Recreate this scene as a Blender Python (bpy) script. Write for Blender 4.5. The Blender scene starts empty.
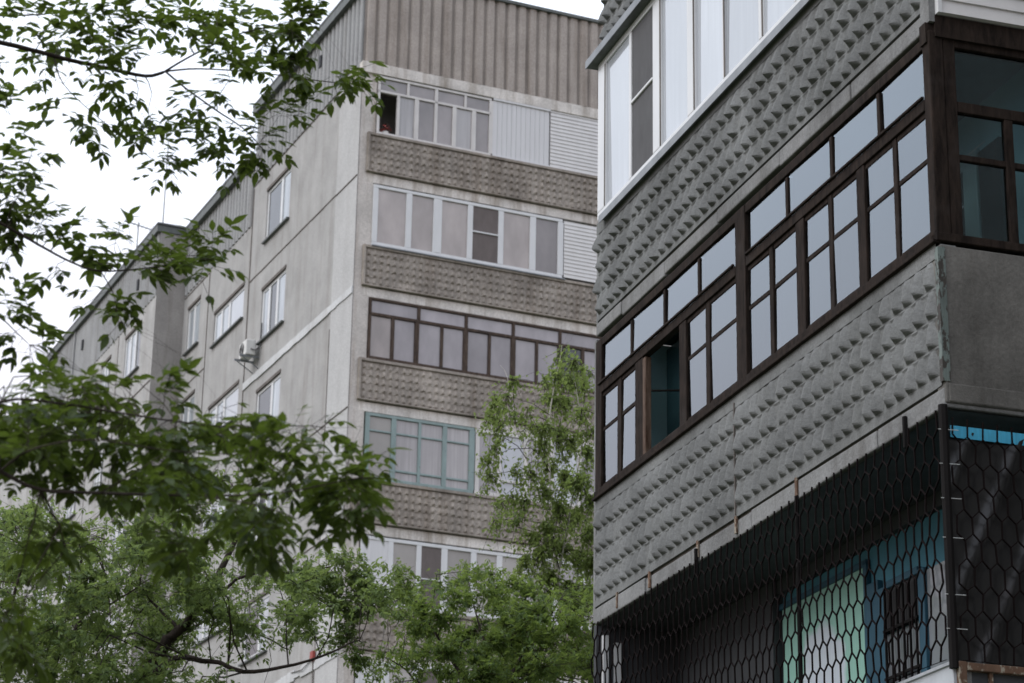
import bpy, bmesh, math, random
from mathutils import Vector, Matrix, noise as mnoise

R = math.radians
sc = bpy.context.scene
col = sc.collection

# ---------------------------------------------------------------- camera
cam_d = bpy.data.cameras.new('camera')
cam = bpy.data.objects.new('camera', cam_d)
col.objects.link(cam)
PITCH, ROLL = 19.516, 1.04
cam.matrix_world = (Matrix.Translation((0, 0, 1.6)) @ Matrix.Rotation(R(90 + PITCH), 4, 'X')
                    @ Matrix.Rotation(R(ROLL), 4, 'Z'))
cam_d.sensor_width = 36.0
cam_d.lens = 2432.0 / 1024.0 * 36.0
cam_d.clip_start = 0.2
cam_d.clip_end = 3000
cam_d.dof.use_dof = True
cam_d.dof.focus_distance = 18.5
cam_d.dof.aperture_fstop = 5.4
sc.camera = cam

# ---------------------------------------------------------------- sky, sun, exposure
SUN_EL, SUN_AZ = 42.0, 252.0          # azimuth clockwise from +Y
w = bpy.data.worlds.new('World'); sc.world = w
w.use_nodes = True
nt = w.node_tree; nt.nodes.clear()
wo = nt.nodes.new('ShaderNodeOutputWorld'); bg = nt.nodes.new('ShaderNodeBackground')
sky = nt.nodes.new('ShaderNodeTexSky'); sky.sky_type = 'NISHITA'; sky.sun_disc = False
sky.sun_elevation = R(SUN_EL); sky.sun_rotation = R(SUN_AZ); sky.air_density = 1.0; sky.dust_density = 2.0
tcw = nt.nodes.new('ShaderNodeTexCoord'); nzw = nt.nodes.new('ShaderNodeTexNoise')
nzw.inputs['Scale'].default_value = 2.2; nzw.inputs['Detail'].default_value = 5; nzw.inputs['Roughness'].default_value = .55
crw = nt.nodes.new('ShaderNodeValToRGB')
crw.color_ramp.elements[0].position = .30; crw.color_ramp.elements[0].color = (9.3, 10.3, 12.1, 1)
crw.color_ramp.elements[1].position = .70; crw.color_ramp.elements[1].color = (13.1, 13.8, 15.2, 1)
mxw = nt.nodes.new('ShaderNodeMix'); mxw.data_type = 'RGBA'; mxw.inputs[0].default_value = .93
nt.links.new(tcw.outputs['Generated'], nzw.inputs['Vector'])
nt.links.new(nzw.outputs['Fac'], crw.inputs['Fac'])
nt.links.new(sky.outputs['Color'], mxw.inputs[6]); nt.links.new(crw.outputs['Color'], mxw.inputs[7])
sxw = nt.nodes.new('ShaderNodeSeparateXYZ'); nt.links.new(tcw.outputs['Generated'], sxw.inputs[0])
mrw = nt.nodes.new('ShaderNodeMapRange'); mrw.inputs[1].default_value = .18; mrw.inputs[2].default_value = .42; mrw.inputs[3].default_value = 1; mrw.inputs[4].default_value = 0
nt.links.new(sxw.outputs['Z'], mrw.inputs[0])
mx2 = nt.nodes.new('ShaderNodeMix'); mx2.data_type = 'RGBA'; mx2.inputs[7].default_value = (7.0, 6.15, 6.6, 1)
nt.links.new(mrw.outputs[0], mx2.inputs[0]); nt.links.new(mxw.outputs[2], mx2.inputs[6])
nt.links.new(mx2.outputs[2], bg.inputs['Color']); bg.inputs['Strength'].default_value = .088
nt.links.new(bg.outputs['Background'], wo.inputs['Surface'])

sun_d = bpy.data.lights.new('sun', 'SUN'); sun_d.energy = 1.1; sun_d.angle = R(45); sun_d.color = (1, .96, .9)
sun = bpy.data.objects.new('sun', sun_d); col.objects.link(sun)
_a, _e = R(SUN_AZ), R(SUN_EL)
sd = Vector((math.sin(_a) * math.cos(_e), math.cos(_a) * math.cos(_e), math.sin(_e)))
sun.rotation_euler = sd.to_track_quat('Z', 'Y').to_euler()

sc.view_settings.view_transform = 'Standard'; sc.view_settings.look = 'None'
sc.view_settings.gamma = 1; sc.view_settings.use_curve_mapping = False
sc.view_settings.exposure = 0.50
sc.cycles.use_denoising = True
sc.cycles.filter_width = 1.6
sc.cycles.max_bounces = 6; sc.cycles.transparent_max_bounces = 12
sc.cycles.caustics_reflective = False; sc.cycles.caustics_refractive = False

# ---------------------------------------------------------------- materials
def newmat(name):
    m = bpy.data.materials.new(name); m.use_nodes = True
    n = m.node_tree; n.nodes.clear()
    out = n.nodes.new('ShaderNodeOutputMaterial')
    return m, n, out

def ramp(n, fac, stops):
    r = n.nodes.new('ShaderNodeValToRGB')
    e = r.color_ramp.elements
    e[0].position, e[0].color = stops[0][0], (*stops[0][1], 1)
    e[1].position, e[1].color = stops[1][0], (*stops[1][1], 1)
    for p, c in stops[2:]:
        k = e.new(p); k.color = (*c, 1)
    n.links.new(fac, r.inputs['Fac'])
    return r.outputs['Color']

def ntex(n, scale, detail=4, rough=.6, stretch=(1, 1, 1), dist=0.0):
    tc = n.nodes.new('ShaderNodeTexCoord'); mp = n.nodes.new('ShaderNodeMapping')
    mp.inputs['Scale'].default_value = stretch
    t = n.nodes.new('ShaderNodeTexNoise'); t.inputs['Scale'].default_value = scale
    t.inputs['Detail'].default_value = detail; t.inputs['Roughness'].default_value = rough
    t.inputs['Distortion'].default_value = dist
    n.links.new(tc.outputs['Object'], mp.inputs['Vector']); n.links.new(mp.outputs['Vector'], t.inputs['Vector'])
    return t.outputs['Fac']

def mixc(n, a, b, fac, mode='MIX'):
    m = n.nodes.new('ShaderNodeMix'); m.data_type = 'RGBA'; m.blend_type = mode
    for s, v in ((0, fac), (6, a), (7, b)):
        if isinstance(v, (int, float)): m.inputs[s].default_value = v
        elif isinstance(v, tuple): m.inputs[s].default_value = (*v, 1)
        else: n.links.new(v, m.inputs[s])
    return m.outputs[2]

def bsdf(n, out, color, rough=.8, spec=.3, bump=None, bstr=.3, bdist=.01, metal=0, ior=None):
    b = n.nodes.new('ShaderNodeBsdfPrincipled')
    if isinstance(color, tuple): b.inputs['Base Color'].default_value = (*color, 1)
    else: n.links.new(color, b.inputs['Base Color'])
    b.inputs['Roughness'].default_value = rough
    b.inputs['Specular IOR Level'].default_value = spec
    b.inputs['Metallic'].default_value = metal
    if ior: b.inputs['IOR'].default_value = ior
    if bump is not None:
        bp = n.nodes.new('ShaderNodeBump'); bp.inputs['Strength'].default_value = bstr; bp.inputs['Distance'].default_value = bdist
        n.links.new(bump, bp.inputs['Height']); n.links.new(bp.outputs['Normal'], b.inputs['Normal'])
    n.links.new(b.outputs['BSDF'], out.inputs['Surface'])
    return b

def vary(n, col_, lo=.86, hi=1.12):
    oi = n.nodes.new('ShaderNodeObjectInfo'); mr = n.nodes.new('ShaderNodeMapRange')
    mr.inputs[3].default_value = lo; mr.inputs[4].default_value = hi
    n.links.new(oi.outputs['Random'], mr.inputs[0])
    mm = n.nodes.new('ShaderNodeVectorMath'); mm.operation = 'SCALE'
    if isinstance(col_, tuple): mm.inputs[0].default_value = col_
    else: n.links.new(col_, mm.inputs[0])
    n.links.new(mr.outputs[0], mm.inputs['Scale'])
    return mm.outputs[0]

def scl(c, k): return tuple(min(1, v * k) for v in c)

def concrete(name, c, streak=.35, blotch=.3, bump=.35, fine=40, dirt=(.5, .45, .4)):
    m, n, out = newmat(name)
    a = ntex(n, 1.1, 6, .65)
    base = ramp(n, a, [(.3, scl(c, 1 - blotch)), (.7, scl(c, 1 + blotch * .7))])
    s = ntex(n, 1.0, 5, .7, (2.6, 2.6, .22))
    sm = ramp(n, s, [(.48, (0, 0, 0)), (.68, (1, 1, 1))])
    dk = mixc(n, base, dirt, 1.0, 'MULTIPLY')
    sepf = n.nodes.new('ShaderNodeMath'); sepf.operation = 'MULTIPLY'; sepf.inputs[1].default_value = streak
    n.links.new(sm, sepf.inputs[0])
    c1 = mixc(n, base, dk, sepf.outputs[0])
    f = ntex(n, fine, 4, .75)
    fm = ramp(n, f, [(.3, (.78, .78, .78)), (.7, (1.15, 1.15, 1.15))])
    c2 = mixc(n, c1, fm, 1.0, 'MULTIPLY')
    c2 = vary(n, c2, .93, 1.06)
    bsdf(n, out, c2, .9, .15, f, bump, .012)
    return m

def paint(name, c, rough=.5, var=.12, spec=.35, scale=6, stretch=(1, 1, .4), chip=None, chip_amt=.62, ior=None, bump=0):
    m, n, out = newmat(name)
    a = ntex(n, scale, 5, .6, stretch)
    base = ramp(n, a, [(.3, scl(c, 1 - var)), (.7, scl(c, 1 + var))])
    if chip:
        k = ntex(n, 22, 5, .7, (1, 1, .5))
        km = ramp(n, k, [(chip_amt - .03, (0, 0, 0)), (chip_amt, (1, 1, 1))])
        base = mixc(n, base, chip, km)
    bsdf(n, out, base, rough, spec, a if bump else None, bump, .01, ior=ior)
    return m

def wood(name, c1, c2, rough=.7):
    m, n, out = newmat(name)
    a = ntex(n, 7, 6, .7, (3, 3, .6), .4)
    b = ntex(n, 3, 3, .6)
    base = ramp(n, a, [(.35, c1), (.68, c2)])
    grey = mixc(n, base, (.036, .030, .028), ramp(n, b, [(.56, (0, 0, 0)), (.75, (.8, .8, .8))]))
    bsdf(n, out, grey, rough, .12, a, .5, .006)
    return m

def curtain_glass(name, c, var=.2, ior=1.7, fold=0.0):
    m, n, out = newmat(name)
    a = ntex(n, 2.0, 3, .5, (1, 1, .5))
    base = ramp(n, a, [(.3, scl(c, 1 - var)), (.7, scl(c, 1 + var))])
    if fold:
        f = ntex(n, 1.5, 3, .6, (9, 9, .25))
        base = mixc(n, base, scl(c, 1 - fold), ramp(n, f, [(.4, (0, 0, 0)), (.65, (1, 1, 1))]))
    base = vary(n, base, .74, 1.16)
    w_ = ntex(n, 1.6, 1, .4)
    b = bsdf(n, out, base, .04, .5, w_, .06, .02, ior=ior)
    return m

def clear_glass(name, ior=1.6, tint=(.9, .95, .95), extra=0.05):
    m, n, out = newmat(name)
    tr = n.nodes.new('ShaderNodeBsdfTransparent'); tr.inputs['Color'].default_value = (*tint, 1)
    gl = n.nodes.new('ShaderNodeBsdfGlossy'); gl.inputs['Roughness'].default_value = .02; gl.inputs['Color'].default_value = (.87, .95, 1, 1)
    w_ = ntex(n, 1.4, 1, .4)
    bp = n.nodes.new('ShaderNodeBump'); bp.inputs['Strength'].default_value = .05; bp.inputs['Distance'].default_value = .02
    n.links.new(w_, bp.inputs['Height']); n.links.new(bp.outputs['Normal'], gl.inputs['Normal'])
    fr = n.nodes.new('ShaderNodeFresnel'); fr.inputs['IOR'].default_value = ior
    ad = n.nodes.new('ShaderNodeMath'); ad.operation = 'ADD'; ad.use_clamp = True; ad.inputs[1].default_value = extra
    n.links.new(fr.outputs[0], ad.inputs[0])
    mx = n.nodes.new('ShaderNodeMixShader')
    n.links.new(ad.outputs[0], mx.inputs[0]); n.links.new(tr.outputs[0], mx.inputs[1]); n.links.new(gl.outputs[0], mx.inputs[2])
    n.links.new(mx.outputs[0], out.inputs['Surface'])
    return m

def leafmat(name, dark, light, trans=.35, tcol=(.16, .24, .04)):
    m, n, out = newmat(name)
    at = n.nodes.new('ShaderNodeAttribute'); at.attribute_name = 'tint'
    base = ramp(n, at.outputs['Fac'], [(0.0, dark), (1.0, light)])
    b = n.nodes.new('ShaderNodeBsdfPrincipled'); n.links.new(base, b.inputs['Base Color'])
    b.inputs['Roughness'].default_value = .5; b.inputs['Specular IOR Level'].default_value = .25
    t = n.nodes.new('ShaderNodeBsdfTranslucent'); t.inputs['Color'].default_value = (*tcol, 1)
    mx = n.nodes.new('ShaderNodeMixShader'); mx.inputs[0].default_value = trans
    n.links.new(b.outputs[0], mx.inputs[1]); n.links.new(t.outputs[0], mx.inputs[2]); n.links.new(mx.outputs[0], out.inputs['Surface'])
    return m

M = {}
M['wall'] = concrete('grey_concrete_wall', (.425, .42, .414), .36, .16, .4, 30)
M['wall_front'] = concrete('pale_weathered_render', (.60, .565, .53), .7, .2, .4, 30, (.6, .52, .45))
M['strip'] = concrete('painted_corner_strip', (.50, .50, .50), .12, .08, .15, 30)
M['brown_wall'] = concrete('brownish_concrete', (.34, .325, .31), .5, .2, .3, 30)
M['corr'] = concrete('corrugated_brown_concrete', (.43, .385, .35), .65, .15, .3, 25, (.6, .55, .5))
M['corr_grey'] = concrete('corrugated_grey_concrete', (.35, .355, .36), .35, .12, .3, 25)
M['groove_floor'] = concrete('dark_groove_floor', (.16, .165, .17), .4, .2, .3, 25)  # darker tone for the floors between the ribs
M['groove_floor_brown'] = concrete('brown_groove_floor', (.29, .26, .235), .5, .2, .3, 25)
M['groove_floor_pale'] = concrete('pale_groove_floor', (.27, .272, .275), .4, .2, .3, 25)
M['relief_brown'] = concrete('brown_relief_concrete', (.345, .31, .275), .55, .35, .5, 18, (.55, .5, .45))
M['slab'] = concrete('pale_slab_edge', (.72, .685, .645), .8, .25, .4, 25, (.45, .40, .34))
M['relief'] = concrete('grey_relief_concrete', (.190, .196, .195), .45, .30, .5, 45, (.55, .55, .52))
M['relief_edge'] = concrete('grey_slab_edge', (.232, .235, .235), .6, .36, .6, 35, (.5, .47, .44))
M['panel'] = concrete('dark_rendered_panel', (.150, .145, .135), .6, .42, .5, 35, (.6, .58, .55))
M['body'] = concrete('building_body_concrete', (.28, .28, .275), .4, .2)
M['cap'] = paint('dark_metal_cap', (.10, .11, .105), .5, .3)
M['dark'] = paint('dark_sealant', (.13, .115, .105), .9, .3)
M['light_band'] = concrete('pale_sealed_joint', (.60, .61, .62), .3, .1, .2)
M['roof_metal'] = paint('weathered_roof_metal', (.13, .135, .14), .6, .2)
M['end_teal_lit'] = paint('brightened_teal_plaster', (.52, .80, .86), .6, .12, scale=2)  # teal lightened to stand in for light on the inner end wall
M['pvc'] = paint('white_pvc', (.64, .65, .66), .35, .05)
M['white_wood'] = paint('white_painted_wood', (.60, .58, .565), .5, .1, chip=(.3, .27, .24), chip_amt=.74)
M['siding'] = paint('white_siding', (.63, .62, .615), .45, .05)
M['board'] = paint('white_boards', (.62, .62, .63), .5, .06, stretch=(6, 6, .2))
M['teal_wood'] = paint('teal_painted_wood', (.23, .30, .295), .55, .15, chip=(.12, .10, .08), chip_amt=.68)
M['brown_wood'] = wood('brown_painted_wood', (.045, .032, .026), (.105, .078, .062))
M['dark_wood'] = wood('dark_weathered_wood', (.010, .0075, .0065), (.036, .026, .021), .9)
M['raw_wood'] = wood('peeling_pale_wood', (.05, .028, .018), (.15, .105, .08))
M['screen'] = paint('mosquito_screen', (.085, .085, .088), .8, .15)
M['screen_brown'] = paint('mosquito_screen_brown', (.14, .12, .115), .8, .15)
M['drip'] = paint('galvanised_metal', (.20, .215, .23), .45, .2, .4)
M['sheet'] = paint('grey_sheet_metal', (.42, .45, .48), .4, .12, .4)
M['steel_teal'] = paint('peeling_teal_steel', (.13, .16, .15), .7, .3, chip=(.045, .04, .035), chip_amt=.53)
M['rust'] = paint('rusty_steel', (.12, .07, .045), .85, .4, chip=(.28, .25, .2), chip_amt=.56)
M['black_metal'] = paint('black_painted_steel', (.008, .007, .007), .75, .2, .12)
M['net'] = paint('black_plastic_net', (.008, .005, .005), .85, .1, .08)
M['panel_low'] = concrete('rendered_slab_end', (.155, .15, .14), .8, .3, .5, 35, (.6, .58, .55))
M['film'] = paint('black_plastic_film', (.011, .011, .0115), .3, .3, .4, 3, bump=.35)
M['cyan'] = paint('cyan_tarp_strip', (.06, .36, .55), .5, .2, stretch=(9, 9, 1))
M['teal_wall'] = paint('teal_painted_plaster', (.10, .25, .31), .6, .12, scale=2)
M['teal_mid'] = paint('lightened_teal_plaster', (.30, .52, .58), .6, .12, scale=2)  # teal made lighter to make up for the dim light inside
M['teal_low'] = paint('shaded_teal_plaster', (.06, .21, .28), .6, .2, scale=2)  # shade behind the net is mixed into this darker teal
M['teal_dark'] = paint('dark_teal_paint', (.035, .095, .11), .6, .15)
M['teal_blue'] = paint('blue_painted_wood', (.022, .085, .13), .5, .15)
M['dark_board'] = paint('dark_board', (.05, .053, .058), .8, .25)
M['pale_post'] = paint('pale_teal_post', (.36, .47, .47), .5, .1)
M['grey_pane'] = curtain_glass('grey_curtained_pane', (.32, .35, .38), .15, 1.5)
M['black_blind'] = paint('dark_blind', (.03, .03, .032), .6, .3)
M['pane_mauve'] = curtain_glass('mauve_curtain_pane', (.225, .20, .20), .25, 1.75)
M['pane_lilac'] = curtain_glass('lilac_curtain_pane', (.27, .25, .265), .2, 1.75)
M['pane_pink'] = curtain_glass('pinkish_curtain_pane', (.375, .33, .315), .2, 1.7)
M['pane_grey'] = curtain_glass('net_curtain_pane', (.36, .345, .35), .15, 1.75, .2)
M['pane_beige'] = curtain_glass('beige_curtain_pane', (.36, .345, .325), .1, 1.6)
M['pane_side'] = curtain_glass('side_window_pane', (.40, .44, .48), .2, 1.9, .3)
M['pane_dark'] = curtain_glass('dark_window_pane', (.045, .05, .055), .3, 1.6)
M['pane_white'] = curtain_glass('white_reflective_pane', (.47, .50, .54), .10, 2.1, .06)
M['pane_clear'] = clear_glass('loggia_glass', 1.68, (.93, .96, .97), .11)
M['pane_open'] = clear_glass('end_glass', 1.45, (.62, .72, .74), .0)
M['ac_white'] = paint('ac_white', (.66, .66, .64), .5, .08)
M['ac_dark'] = paint('ac_dark', (.09, .09, .09), .6, .2)
M['red'] = paint('red_box', (.30, .06, .05), .6, .2)
M['alu'] = paint('aluminium_tube', (.35, .36, .37), .4, .1)
M['pale_cable'] = paint('pale_cord', (.45, .47, .47), .7, .1)
M['bark'] = wood('dark_bark', (.020, .015, .013), (.052, .040, .033))
M['birch_bark'] = paint('birch_bark', (.52, .49, .45), .8, .12, .2, 9, (1, 1, 3), chip=(.06, .05, .045), chip_amt=.62)
M['leaf_maple'] = leafmat('maple_leaf', (.010, .021, .006), (.062, .092, .019), .32, (.15, .22, .03))
M['leaf_ash'] = leafmat('ash_leaf', (.048, .085, .034), (.135, .190, .072), .45, (.28, .37, .10))
M['leaf_birch'] = leafmat('birch_leaf', (.062, .095, .030), (.165, .210, .070), .45, (.32, .42, .11))
M['leaf_shrub'] = leafmat('shrub_leaf', (.042, .082, .030), (.130, .190, .062), .42, (.28, .38, .08))
M['ground'] = concrete('courtyard_ground', (.09, .10, .06), .1, .4, .5, 8)
M['asphalt'] = concrete('asphalt', (.05, .05, .052), .0, .2, .4, 60)

def mintmat():
    m, n, out = newmat('mint_and_white_curtain')
    tc = n.nodes.new('ShaderNodeTexCoord'); mp = n.nodes.new('ShaderNodeMapping')
    mp.inputs['Location'].default_value = (-.87 * 2, -3.88 * 2, -5.5 * 1.75); mp.inputs['Scale'].default_value = (2, 2, 1.75)
    ln = n.nodes.new('ShaderNodeVectorMath'); ln.operation = 'LENGTH'
    n.links.new(tc.outputs['Object'], mp.inputs['Vector']); n.links.new(mp.outputs['Vector'], ln.inputs[0])
    ad = n.nodes.new('ShaderNodeMath'); ad.operation = 'ADD'
    mu = n.nodes.new('ShaderNodeMath'); mu.operation = 'MULTIPLY'; mu.inputs[1].default_value = .9
    n.links.new(ntex(n, 3.2, 3, .55), mu.inputs[0]); n.links.new(mu.outputs[0], ad.inputs[0]); n.links.new(ln.outputs['Value'], ad.inputs[1])
    md = n.nodes.new('ShaderNodeMath'); md.operation = 'MULTIPLY'; md.inputs[1].default_value = .5
    n.links.new(ad.outputs[0], md.inputs[0])
    base = ramp(n, md.outputs[0], [(.62, (.56, .62, .68)), (.70, (.29, .53, .45))])
    bsdf(n, out, base, .6, .3)
    return m
M['mint'] = mintmat()

# ---------------------------------------------------------------- mesh helpers
class MB:
    def __init__(s): s.v = []; s.f = []; s.m2 = []
    def quad(s, a, b, c, d):
        k = len(s.v); s.v += [a, b, c, d]; s.f.append((k, k + 1, k + 2, k + 3))
    def box(s, x0, x1, y0, y1, z0, z1):
        if x0 > x1: x0, x1 = x1, x0
        if y0 > y1: y0, y1 = y1, y0
        if z0 > z1: z0, z1 = z1, z0
        k = len(s.v)
        s.v += [(x0, y0, z0), (x1, y0, z0), (x1, y1, z0), (x0, y1, z0), (x0, y0, z1), (x1, y0, z1), (x1, y1, z1), (x0, y1, z1)]
        for q in ((0, 3, 2, 1), (4, 5, 6, 7), (0, 1, 5, 4), (1, 2, 6, 5), (2, 3, 7, 6), (3, 0, 4, 7)):
            s.f.append(tuple(k + i for i in q))
        return s
    def bar(s, p, q, r, n=6, r2=None):
        p, q = Vector(p), Vector(q); d = (q - p)
        if d.length < 1e-6: return s
        d.normalize(); a = d.orthogonal().normalized(); b = d.cross(a)
        r2 = r if r2 is None else r2
        k = len(s.v)
        for o, rr in ((p, r), (q, r2)):
            for i in range(n):
                t = 2 * math.pi * i / n
                s.v.append(tuple(o + a * math.cos(t) * rr + b * math.sin(t) * rr))
        for i in range(n): s.f.append((k + i, k + (i + 1) % n, k + n + (i + 1) % n, k + n + i))
        s.f.append(tuple(k + i for i in reversed(range(n)))); s.f.append(tuple(k + n + i for i in range(n)))
        return s
    def tube(s, pts, rad, n=7):
        """one continuous tapered tube through points"""
        P = [Vector(p) for p in pts]; k = len(s.v); N = len(P)
        a = None
        for i in range(N):
            d = (P[min(i + 1, N - 1)] - P[max(i - 1, 0)]).normalized()
            if a is None: a = d.orthogonal().normalized()
            a = (a - d * a.dot(d)).normalized(); b = d.cross(a)
            for j in range(n):
                t = 2 * math.pi * j / n
                s.v.append(tuple(P[i] + (a * math.cos(t) + b * math.sin(t)) * rad[i]))
        for i in range(N - 1):
            for j in range(n):
                s.f.append((k + i * n + j, k + i * n + (j + 1) % n, k + (i + 1) * n + (j + 1) % n, k + (i + 1) * n + j))
        s.f.append(tuple(k + j for j in reversed(range(n)))); s.f.append(tuple(k + (N - 1) * n + j for j in range(n)))
        return s
    def build(s, name, mat, parent=None, bevel=0, smooth=False, mat2=None):
        me = bpy.data.meshes.new(name); me.from_pydata(s.v, [], s.f); me.update()
        me.materials.append(mat)
        if mat2:
            me.materials.append(mat2)
            for i in s.m2: me.polygons[i].material_index = 1
        o = bpy.data.objects.new(name, me); col.objects.link(o)
        if parent is not None: o.parent = parent
        if smooth:
            for p in me.polygons: p.use_smooth = True
        if bevel:
            b = o.modifiers.new('bevel', 'BEVEL'); b.width = bevel; b.segments = 2; b.limit_method = 'ANGLE'
        return o

def tag(o, label=None, cat=None, group=None, kind=None):
    if label: o['label'] = label
    if cat: o['category'] = cat
    if group: o['group'] = group
    if kind: o['kind'] = kind
    return o

def empty(name, loc=(0, 0, 0), rz=0):
    o = bpy.data.objects.new(name, None); col.objects.link(o)
    o.location = loc; o.rotation_euler = (0, 0, rz); o.empty_display_size = .3
    return o

def holed_wall(mb, face, a0, a1, z0, z1, holes, depth):
    """a wall sheet with window openings and their reveals; face(a, z, d) maps to local xyz (d = inward)"""
    A = sorted({a0, a1, *[h[0] for h in holes], *[h[1] for h in holes]})
    Z = sorted({z0, z1, *[h[2] for h in holes], *[h[3] for h in holes]})
    for i in range(len(A) - 1):
        for j in range(len(Z) - 1):
            ca, cz = (A[i] + A[i + 1]) / 2, (Z[j] + Z[j + 1]) / 2
            if any(h[0] < ca < h[1] and h[2] < cz < h[3] for h in holes): continue
            mb.quad(face(A[i], Z[j], 0), face(A[i + 1], Z[j], 0), face(A[i + 1], Z[j + 1], 0), face(A[i], Z[j + 1], 0))
    for h in holes:
        p = [(h[0], h[2]), (h[1], h[2]), (h[1], h[3]), (h[0], h[3])]
        for i in range(4):
            (ua, uz), (va, vz) = p[i], p[(i + 1) % 4]
            mb.quad(face(ua, uz, 0), face(va, vz, 0), face(va, vz, depth), face(ua, uz, depth))

def relief(mb, face, a0, a1, z0, z1, na, nz, h, res=(8, 9), seed=0, stag=0.0, apex=.13, jit=.004, wide=(.32, .52), pw=(.85, .7)):
    """rows of moulded concrete pyramids as one height field; face(a, z, out)"""
    rnd = random.Random(seed)
    NA, NZ = na * res[0], nz * res[1]
    k = len(mb.v)
    hh = {}
    for j in range(NZ + 1):
        for i in range(NA + 1):
            a = a0 + (a1 - a0) * i / NA; z = z0 + (z1 - z0) * j / NZ
            row = min(nz - 1, j // res[1]); t = j / res[1] - row
            fs = i / res[0] + (stag if row % 2 else 0.0)
            ci = int(math.floor(fs)); s = fs - ci
            key = (row, ci)
            if key not in hh: hh[key] = (h * rnd.uniform(.78, 1.12), rnd.uniform(-.06, .06), rnd.uniform(-.05, .05), rnd.random() < .03)
            H, ds, dt, brk = hh[key]
            if brk: H *= .45
            led = .07                                   # thin ledge between the rows
            if t < led: v = .16 * math.sin(math.pi * min(1, (t + .02) / led))
            else:
                tt = (t - led) / (1 - led); ap = apex + dt
                fz = tt / ap if tt < ap else (1 - tt) / (1 - ap)
                wd = wide[0] + wide[1] * (1 - tt)
                fx = 1 - abs(s - .5 - ds) / (wd / 2)
                v = max(0, fx) ** pw[0] * max(0, fz) ** pw[1]
            n_ = mnoise.noise(Vector((a * 9, z * 9, seed))) * jit + mnoise.noise(Vector((a * 31, z * 31, seed))) * jit * .6
            o = H * v + n_
            if i in (0, NA) or j in (0, NZ): o = min(o, 0.004)
            mb.v.append(face(a, z, o))
    for j in range(NZ):
        for i in range(NA):
            q = k + j * (NA + 1) + i
            mb.f.append((q, q + 1, q + NA + 2, q + NA + 1))
# limbs: points with radius; clumps: centre, leaf count, half width, half height (metres)
MAPLE_LIMBS=[[(-4.60,8.20,0.00,0.150),(-4.62,8.20,1.50,0.130),(-4.58,8.22,3.20,0.115),(-4.60,8.20,4.30,0.090),(-4.70,8.30,5.60,0.070),(-4.90,8.40,7.20,0.050),(-4.80,8.50,8.60,0.025)],
[(-4.60,8.20,4.20,0.070),(-3.60,9.20,5.60,0.045),(-2.55,9.67,6.41,0.0150),(-2.29,9.73,6.41,0.0110),(-2.03,9.79,6.37,0.0100),(-1.87,9.87,6.37,0.0090),(-1.68,9.96,6.37,0.0080),(-1.59,9.97,6.40,0.0070)],
[(-1.59,9.97,6.40,0.0055),(-1.51,9.99,6.47,0.0045),(-1.39,10.00,6.55,0.0040),(-1.26,9.92,6.57,0.0030),(-1.03,9.85,6.60,0.0020),(-0.92,9.86,6.65,0.0015)],
[(-1.59,9.97,6.40,0.0050),(-1.44,10.00,6.43,0.0040),(-1.20,10.13,6.48,0.0030),(-0.87,10.26,6.50,0.0025),(-0.67,10.28,6.50,0.0015)],
[(-1.59,9.97,6.40,0.0050),(-1.50,9.99,6.33,0.0045),(-1.35,9.91,6.19,0.0040),(-1.21,9.93,6.10,0.0030),(-1.10,9.84,5.95,0.0015)],
[(-2.06,9.79,6.37,0.0040),(-1.99,9.70,6.20,0.0025),(-1.85,9.73,6.07,0.0020),(-1.71,9.75,5.97,0.0020),(-1.55,9.78,5.85,0.0015)],
[(-3.60,9.20,5.60,0.030),(-3.10,9.50,6.20,0.022),(-2.46,10.00,6.70,0.0060),(-2.37,10.02,6.69,0.0045),(-2.20,10.06,6.72,0.0035),(-2.05,10.09,6.75,0.0025),(-1.74,10.05,6.71,0.0015)],
[(-4.60,8.20,3.90,0.060),(-3.70,8.70,5.10,0.040),(-2.33,9.11,5.43,0.0110),(-2.09,9.16,5.32,0.0070),(-1.93,9.20,5.24,0.0055),(-1.80,9.23,5.18,0.0045),(-1.68,9.25,5.15,0.0040),(-1.50,9.38,5.22,0.0030),(-1.36,9.40,5.26,0.0020),(-1.24,9.42,5.28,0.0015)],
[(-2.33,9.11,5.43,0.0060),(-2.17,9.25,5.59,0.0045),(-2.05,9.28,5.58,0.0030),(-2.01,9.28,5.68,0.0015)],
[(-1.68,9.25,5.15,0.0030),(-1.62,9.26,5.05,0.0020),(-1.60,9.26,4.94,0.0010)],
[(-2.25,9.13,5.40,0.0060),(-2.10,8.96,4.95,0.0040),(-1.98,8.98,4.82,0.0025),(-1.89,9.00,4.74,0.0015)],
[(-4.60,8.20,3.40,0.060),(-3.50,7.60,3.90,0.040),(-1.85,7.58,3.91,0.0110),(-1.66,7.62,3.82,0.0080),(-1.53,7.65,3.77,0.0065),(-1.34,7.68,3.77,0.0055),(-1.03,7.83,3.81,0.0045),(-0.78,7.96,3.86,0.0030),(-0.54,7.98,3.92,0.0020),(-0.44,7.99,3.93,0.0015)],
[(-1.85,7.58,3.91,0.0080),(-1.72,7.81,4.12,0.0050),(-1.53,7.85,4.13,0.0040),(-1.31,7.99,4.14,0.0035),(-1.02,8.14,4.15,0.0025),(-0.71,8.27,4.20,0.0015)],
[(-1.66,7.62,3.82,0.0045),(-1.53,7.44,3.84,0.0035),(-1.33,7.38,3.86,0.0025),(-1.08,7.42,3.84,0.0020),(-0.87,7.55,3.87,0.0015)],
[(-1.34,7.68,3.77,0.0030),(-1.23,7.60,3.81,0.0020),(-1.14,7.61,3.88,0.0015)],
[(-1.03,7.83,3.81,0.0030),(-0.84,7.75,3.76,0.0020),(-0.68,7.67,3.69,0.0015)],
[(-0.78,7.96,3.86,0.0020),(-0.68,7.97,3.95,0.0015),(-0.64,7.97,4.07,0.0010)]]
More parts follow.
